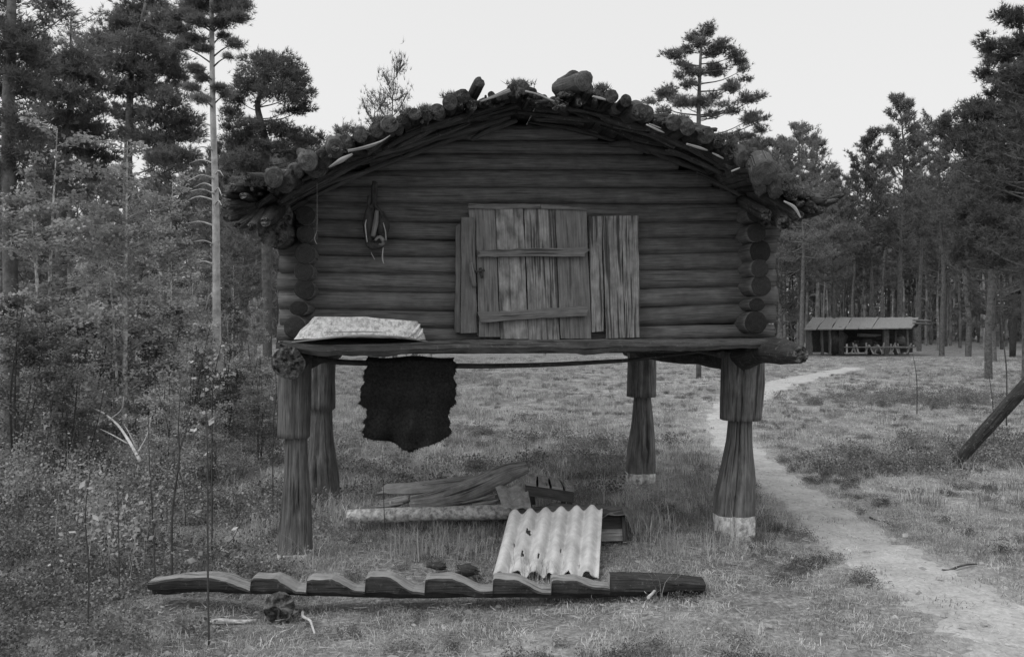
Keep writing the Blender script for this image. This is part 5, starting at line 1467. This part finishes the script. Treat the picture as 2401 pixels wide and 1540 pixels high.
# bare bleached branches on the ground at left
fb = thing('fallen_branch', on_ground(330, 1085), 'bleached fallen branch with forked twigs on the ground at left', 'branch')
for pts, r in (([(330, 1083, 8.6), (300, 1030, 8.8), (270, 990, 9.0), (225, 960, 9.2), (190, 970, 9.3)], [.02, .015, .009, .004]), ([(325, 1060, 8.7), (345, 1020, 8.7), (355, 975, 8.7)], [.012, .008, .003]), ([(320, 1050, 8.7), (300, 1010, 8.7), (290, 995, 8.7)], [.008, .005, .003]), ([(300, 1040, 8.8), (265, 1020, 8.9), (235, 1005, 9)], [.008, .005, .002]), ([(255, 985, 9.0), (285, 960, 9.0), (290, 930, 9)], [.006, .004, .002])):
    log('twig', [P(a, b, c) for a, b, c in pts], r, [M['twig_pale'], M['twig_pale']], fb, seg=6, n=14, rough=.15)
rough_log('bleached_stick', (230, 1046), (120, 1025), .014, 'twig_pale', 'bleached stick lying left of the forked fallen branch', 'stick', .05, seed=3)
rough_log('bleached_log', (255, 988), (315, 988), .035, 'twig_pale', 'short pale log lying across the foot of the birch', 'log', .06, seed=4, r1=.03)
rough_log('pale_stick', (490, 1468), (600, 1462), .016, 'twig_pale', 'pale stick on the ground below the left part of the notched log', 'stick', .02, seed=5)
rough_log('curved_root', (710, 1445), (738, 1498), .010, 'twig_pale', 'short curved pale root right of the propping block', 'root', .03, seed=6)
rough_log('dry_stem', (1520, 1420), (1560, 1370), .010, 'twig_pale', 'dry broken stem leaning on the right end of the notched log', 'stem', .05, seed=7)
for k, (a, b, lab) in enumerate((((1985, 1160), (2060, 1190), 'dark root crossing the ground right of the path'), ((2210, 1340), (2290, 1325), 'dark curved twig on the path side near the right edge'), ((2040, 1215), (2110, 1240), 'thin dark twig just below the dark root'))):
    rough_log('root', a, b, .009, 'twig', lab, 'root', .01, seed=20 + k)

# ---------------------------------------------------------------- ground cover (instanced clumps)
def clump_mesh(kind, seed):
    rg = np.random.RandomState(seed)
    if kind == 'short':
        n = 70; c = rg.randn(n, 3) * [.06, .06, 0]; h = rg.uniform(.008, .030, n); wd = .003; lean = 1.8
    elif kind == 'mid':
        n = 55; c = rg.randn(n, 3) * [.05, .05, 0]; h = rg.uniform(.03, .10, n); wd = .003; lean = 1.0
    elif kind == 'tall':
        n = 12; c = rg.randn(n, 3) * [.09, .09, 0]; h = rg.uniform(.08, .36, n) ** 1.0; wd = .0042; lean = .8
    if kind in ('short', 'mid', 'tall'):
        az = rg.rand(n) * 6.28; d = np.stack([np.cos(az), np.sin(az), 0 * az], -1)
        s = np.stack([-np.sin(az), np.cos(az), 0 * az], -1) * wd / 2
        ln = (lean * rg.rand(n) * h)[:, None]
        p0 = c; p1 = c + d * ln * .4 + np.array([0, 0, 1]) * (h * .6)[:, None]; p2 = c + d * ln * 1.2 + np.array([0, 0, 1]) * (h * (1 - .25 * rg.rand(n)))[:, None]
        V = np.stack([p0 - s, p0 + s, p1 + s * .8, p0 - s, p1 + s * .8, p1 - s * .8, p1 - s * .8, p1 + s * .8, p2], 1).reshape(-1, 3)
    if kind == 'shrub':
        n = 26; rg2 = rg
        V = []
        for k in range(n):
            b = rg.randn(3) * [.09, .09, 0]; top = b + np.array([rg.randn() * .05, rg.randn() * .05, rg.uniform(.04, .16)])
            m = 12; t = rg.rand(m)[:, None] ** .6
            cc = b + (top - b) * t + rg.randn(m, 3) * .018
            V.append(leaves(cc, .020, rg, droop=-.2)); 
            V.append(blades(b[None], (top - b)[None], 1, np.linalg.norm(top - b), .003, .02, rg))
        V = np.concatenate(V)
    if kind == 'litter':
        n = 9; c = rg.randn(n, 3) * [.12, .12, 0]; c[:, 2] = .006 + .02 * rg.rand(n)
        d = rg.randn(n, 3) * [1, 1, .10]; V = blades(c, d, 1, .055, .003, .0, rg)
    if kind == 'leaflitter':
        V = leaves(rg.randn(3, 3) * [.2, .2, 0] + [0, 0, .015], .045, rg, droop=0) 
        V[:, 2] = np.clip(V[:, 2], .006, .03)
    if kind == 'stalk':
        V = []
        for k in range(14):
            b = rg.randn(3) * [.10, .10, 0]; hh = rg.uniform(.2, .55)
            d = np.array([rg.randn() * .12, rg.randn() * .12, 1]); 
            V.append(blades(b[None], d[None], 1, hh, .005, .02, rg))
            cc = b + d * hh * (.4 + .6 * rg.rand(9))[:, None] + rg.randn(9, 3) * .03
            V.append(leaves(cc, .026, rg, droop=.1))
        V = np.concatenate(V)
    return mesh_from('clump_' + kind, V, np.arange(len(V)).reshape(-1, 3))

def scatter(name, label, cat, kind, mat, pts, sc, nvar=4):
    objs = []
    for s in range(nvar):
        me_ = clump_mesh(kind, s + 3); me_.materials.append(M[mat])
        objs.append(bpy.data.objects.new(name + '_piece', me_))
    n = len(pts)
    pts = np.asarray(pts, np.float32)
    me_ = bpy.data.meshes.new(name); me_.vertices.add(n); me_.vertices.foreach_set('co', pts.ravel())
    rg = np.random.RandomState(n)
    a = me_.attributes.new('sc', 'FLOAT', 'POINT'); a.data.foreach_set('value', np.asarray(sc, np.float32))
    a = me_.attributes.new('rz', 'FLOAT', 'POINT'); a.data.foreach_set('value', (rg.rand(n) * 6.283).astype(np.float32))
    a = me_.attributes.new('pick', 'INT', 'POINT'); a.data.foreach_set('value', rg.randint(0, nvar, n).astype(np.int32))
    o = bpy.data.objects.new(name, me_); COL.objects.link(o)
    ng = bpy.data.node_groups.new(name, 'GeometryNodeTree')
    ng.interface.new_socket('Geometry', in_out='INPUT', socket_type='NodeSocketGeometry'); ng.interface.new_socket('Geometry', in_out='OUTPUT', socket_type='NodeSocketGeometry')
    gi = ng.nodes.new('NodeGroupInput'); go = ng.nodes.new('NodeGroupOutput')
    iop = ng.nodes.new('GeometryNodeInstanceOnPoints'); mp = ng.nodes.new('GeometryNodeMeshToPoints')
    jn = ng.nodes.new('GeometryNodeJoinGeometry')
    for q in reversed(objs):
        oi = ng.nodes.new('GeometryNodeObjectInfo'); oi.inputs['Object'].default_value = q; oi.inputs['As Instance'].default_value = True
        ng.links.new(oi.outputs['Geometry'], jn.inputs[0])
    def attr(nm_, ty):
        q = ng.nodes.new('GeometryNodeInputNamedAttribute'); q.data_type = ty; q.inputs['Name'].default_value = nm_; return q.outputs['Attribute']
    cx = ng.nodes.new('ShaderNodeCombineXYZ'); ng.links.new(attr('rz', 'FLOAT'), cx.inputs[2])
    ng.links.new(gi.outputs[0], mp.inputs[0]); ng.links.new(mp.outputs[0], iop.inputs['Points']); ng.links.new(jn.outputs[0], iop.inputs['Instance'])
    iop.inputs['Pick Instance'].default_value = True
    ng.links.new(attr('pick', 'INT'), iop.inputs['Instance Index'])
    ng.links.new(cx.outputs[0], iop.inputs['Rotation']); ng.links.new(attr('sc', 'FLOAT'), iop.inputs['Scale'])
    ng.links.new(iop.outputs[0], go.inputs[0])
    md = o.modifiers.new('scatter', 'NODES'); md.node_group = ng
    tag(o, label, cat, kind='stuff')
    return o

def sample(n, d0, d1, pw, seed, m=.66):
    rg = np.random.RandomState(seed)
    u = rg.rand(n)
    D = (d0 ** pw + u * (d1 ** pw - d0 ** pw)) ** (1 / pw)
    x = (rg.rand(n) * 2 - 1) * (m * D + .8)
    return x, D, rg
def keep(x, y, prob, rg):
    k = rg.rand(len(x)) < prob
    return x[k], y[k]
def clear(x, y):
    a = 1 - .92 * ((x > -2.3) & (x < 1.45) & (y > 4.6) & (y < 5.35)) 
    b = 1 - 1.0 * ((x > -.35) & (x < .75) & (y > 5.2) & (y < 6.7))
    c = 1 - ((np.abs(x - 1.38) < .4) & (y > 8.0) & (y < 9.3))
    return a * b * c
def put(x, y): return np.stack([x, y, gz(x, y)], -1)
def nmask(x, y, f, seed): return sn(np.stack([x, y, 0 * x], -1), f, seed)

x, y, rg = sample(52000, 3.0, 48, .7, 1)
pm_ = path_m(x, y)
pr = np.clip(pm_ * 1.8 - .0, .035, 1) * np.clip(.55 + .55 * nmask(x, y, 3.0, 5) + .25 * nmask(x, y, 9.0, 7), .06, 1)
pr *= 1 - .5 * np.exp(-(((x - .8) / 1.8) ** 2 + ((y - 4.3) / .6) ** 2))
pr *= .5 + .5 * clear(x, y)
x, y = keep(x, y, pr, rg)
scatter('short_grass', 'short dry trampled grass and moss covering the clearing', 'grass', 'short', 'grass', put(x, y), (.7 + .6 * rg.rand(len(x))) * (1 + y * .02), 5)
x, y, rg = sample(20000, 3.6, 45, .8, 2)
pm_ = path_m(x, y)
left = 1 / (1 + np.exp((x + .30 * y - .2) * 2.5))
pr = np.clip(pm_ - .5, 0, 1) * np.clip(.35 + .7 * nmask(x, y, 1.3, 6), 0, 1) * (.25 + .6 * left + .5 * (y > 6.6) * (x < 1.5 + .1 * y)) * clear(x, y) * (.25 + .75 * (y > 5.6))
pr = np.clip(pr * (1 + .9 * (y > 6.8)), 0, 1)
x, y = keep(x, y, pr, rg)
scatter('ankle_high_grass', 'ankle-high dry grass tufts around the storehouse and behind it', 'grass', 'mid', 'grass', put(x, y), (.7 + .6 * rg.rand(len(x))) * (1 + .45 * (y > 6.8)), 5)
# tall grass patches: behind the notched log, by posts
rg = np.random.RandomState(33); pts = []
for (px, py, s, n) in ((1260, 1290, 60, 26), (1060, 1290, 70, 34), (960, 1300, 50, 22), (1240, 1350, 40, 14), (700, 1330, 60, 16), (760, 1210, 50, 18), (1560, 1290, 90, 14), (1690, 1270, 25, 10), (620, 1250, 60, 30), (1560, 1150, 60, 16), (1480, 1225, 30, 10),
                       (1540, 1400, 30, 3), (730, 1400, 30, 6), (470, 1280, 90, 30), (2060, 1060, 60, 30), (2250, 1100, 40, 16), (620, 900, 60, 60), (560, 860, 60, 60), (900, 1060, 100, 30), (300, 1150, 150, 40), (1250, 1300, 20, 8)):
    for _ in range(n):
        q = on_ground(px + rg.randn() * s * .6, py + abs(rg.randn()) * 6 + rg.randn() * 6); pts.append(q)
pts = np.array(pts)
scatter('tall_grass', 'long thin dry grass stems standing behind the notched log and by the posts', 'grass', 'tall', 'grass_tall', pts, .4 + .55 * rg.rand(len(pts)), 5)
# dwarf shrubs
x, y, rg = sample(30000, 3.8, 40, 1.0, 3)
left = 1 / (1 + np.exp((x + .27 * y + .35) * 3))
mid = .5 * np.exp(-((y - 11.2) / 1.9) ** 2) * (x < .06 * y + .9) * (x > -2.6) * (y > 8.2)
rig = np.exp(-(((x - 4.3) / 1.1) ** 2 + ((y - 10.2) / 1.0) ** 2)) + .8 * np.exp(-(((x - 6.4) / 2.5) ** 2 + ((y - 9.5) / 2) ** 2)) * (x > 5.3) + .7 * np.exp(-(((x - 9) / 2.5) ** 2 + ((y - 19) / 2) ** 2))
fp = path_m(x, y)
pr = (left * .75 + mid * .65 + rig * .8) * np.clip(.62 + .6 * nmask(x, y, 1.7, 8), 0, 1) * np.clip(fp - .3, 0, 1) * clear(x, y) * ((y > 4.9) | (x < -1.6))
x, y = keep(x, y, pr, rg)
scatter('dwarf_shrubs', 'low dwarf shrubs and seedlings thick over the left side of the clearing', 'undergrowth', 'shrub', 'shrub', put(x, y), (.7 + .7 * rg.rand(len(x))) * np.clip(.35 + y / 12, .6, 1), 5)
x, y, rg = sample(3200, 5.2, 30, 1.0, 4)
left = 1 / (1 + np.exp((x + .29 * y + .5) * 3))
pr = left * np.clip(.5 + .6 * nmask(x, y, 1.1, 9), 0, 1) * np.clip((y - 5.5) / 3, 0.15, 1)
x, y = keep(x, y, pr, rg)
scatter('leafy_seedlings', 'knee-high leafy stalks rising from the undergrowth at left', 'undergrowth', 'stalk', 'leaf', put(x, y), .6 + .8 * rg.rand(len(x)), 5)
x, y, rg = sample(21000, 3.6, 34, .8, 14)
pr = np.clip((nmask(x, y, 2.6, 3) + .6 * nmask(x, y, 8, 6) - .2) * 1.6, 0, 1) * np.clip(path_m(x, y) * 2, 0, 1) * clear(x, y)
x, y = keep(x, y, pr, rg)
scatter('low_heather', 'small dark cushions of heather and lingonberry dotted over the clearing', 'heather', 'shrub', 'heather', put(x, y), .28 + .25 * rg.rand(len(x)), 4)
x, y, rg = sample(9000, 3.6, 16, .8, 15)
x, y = keep(x, y, np.clip(.6 + .3 * nmask(x, y, 4, 6), .05, 1), rg)
scatter('needle_litter', 'dry straws, needles and twiglets littering the ground', 'litter', 'litter', 'grass_tall', put(x, y), .7 + .8 * rg.rand(len(x)), 5)
x, y, rg = sample(700, 3.6, 11, 1.2, 6)
x, y = keep(x, y, np.clip(.6 + .3 * (x < 1.5), 0, 1), rg)
scatter('fallen_leaves', 'scattered pale fallen leaves on the ground', 'fallen leaves', 'leaflitter', 'leaf_pale', put(x, y), .6 + .9 * rg.rand(len(x)) ** 2, 5)

for o in list(bpy.data.objects):
    if '_o' in o: del o['_o']
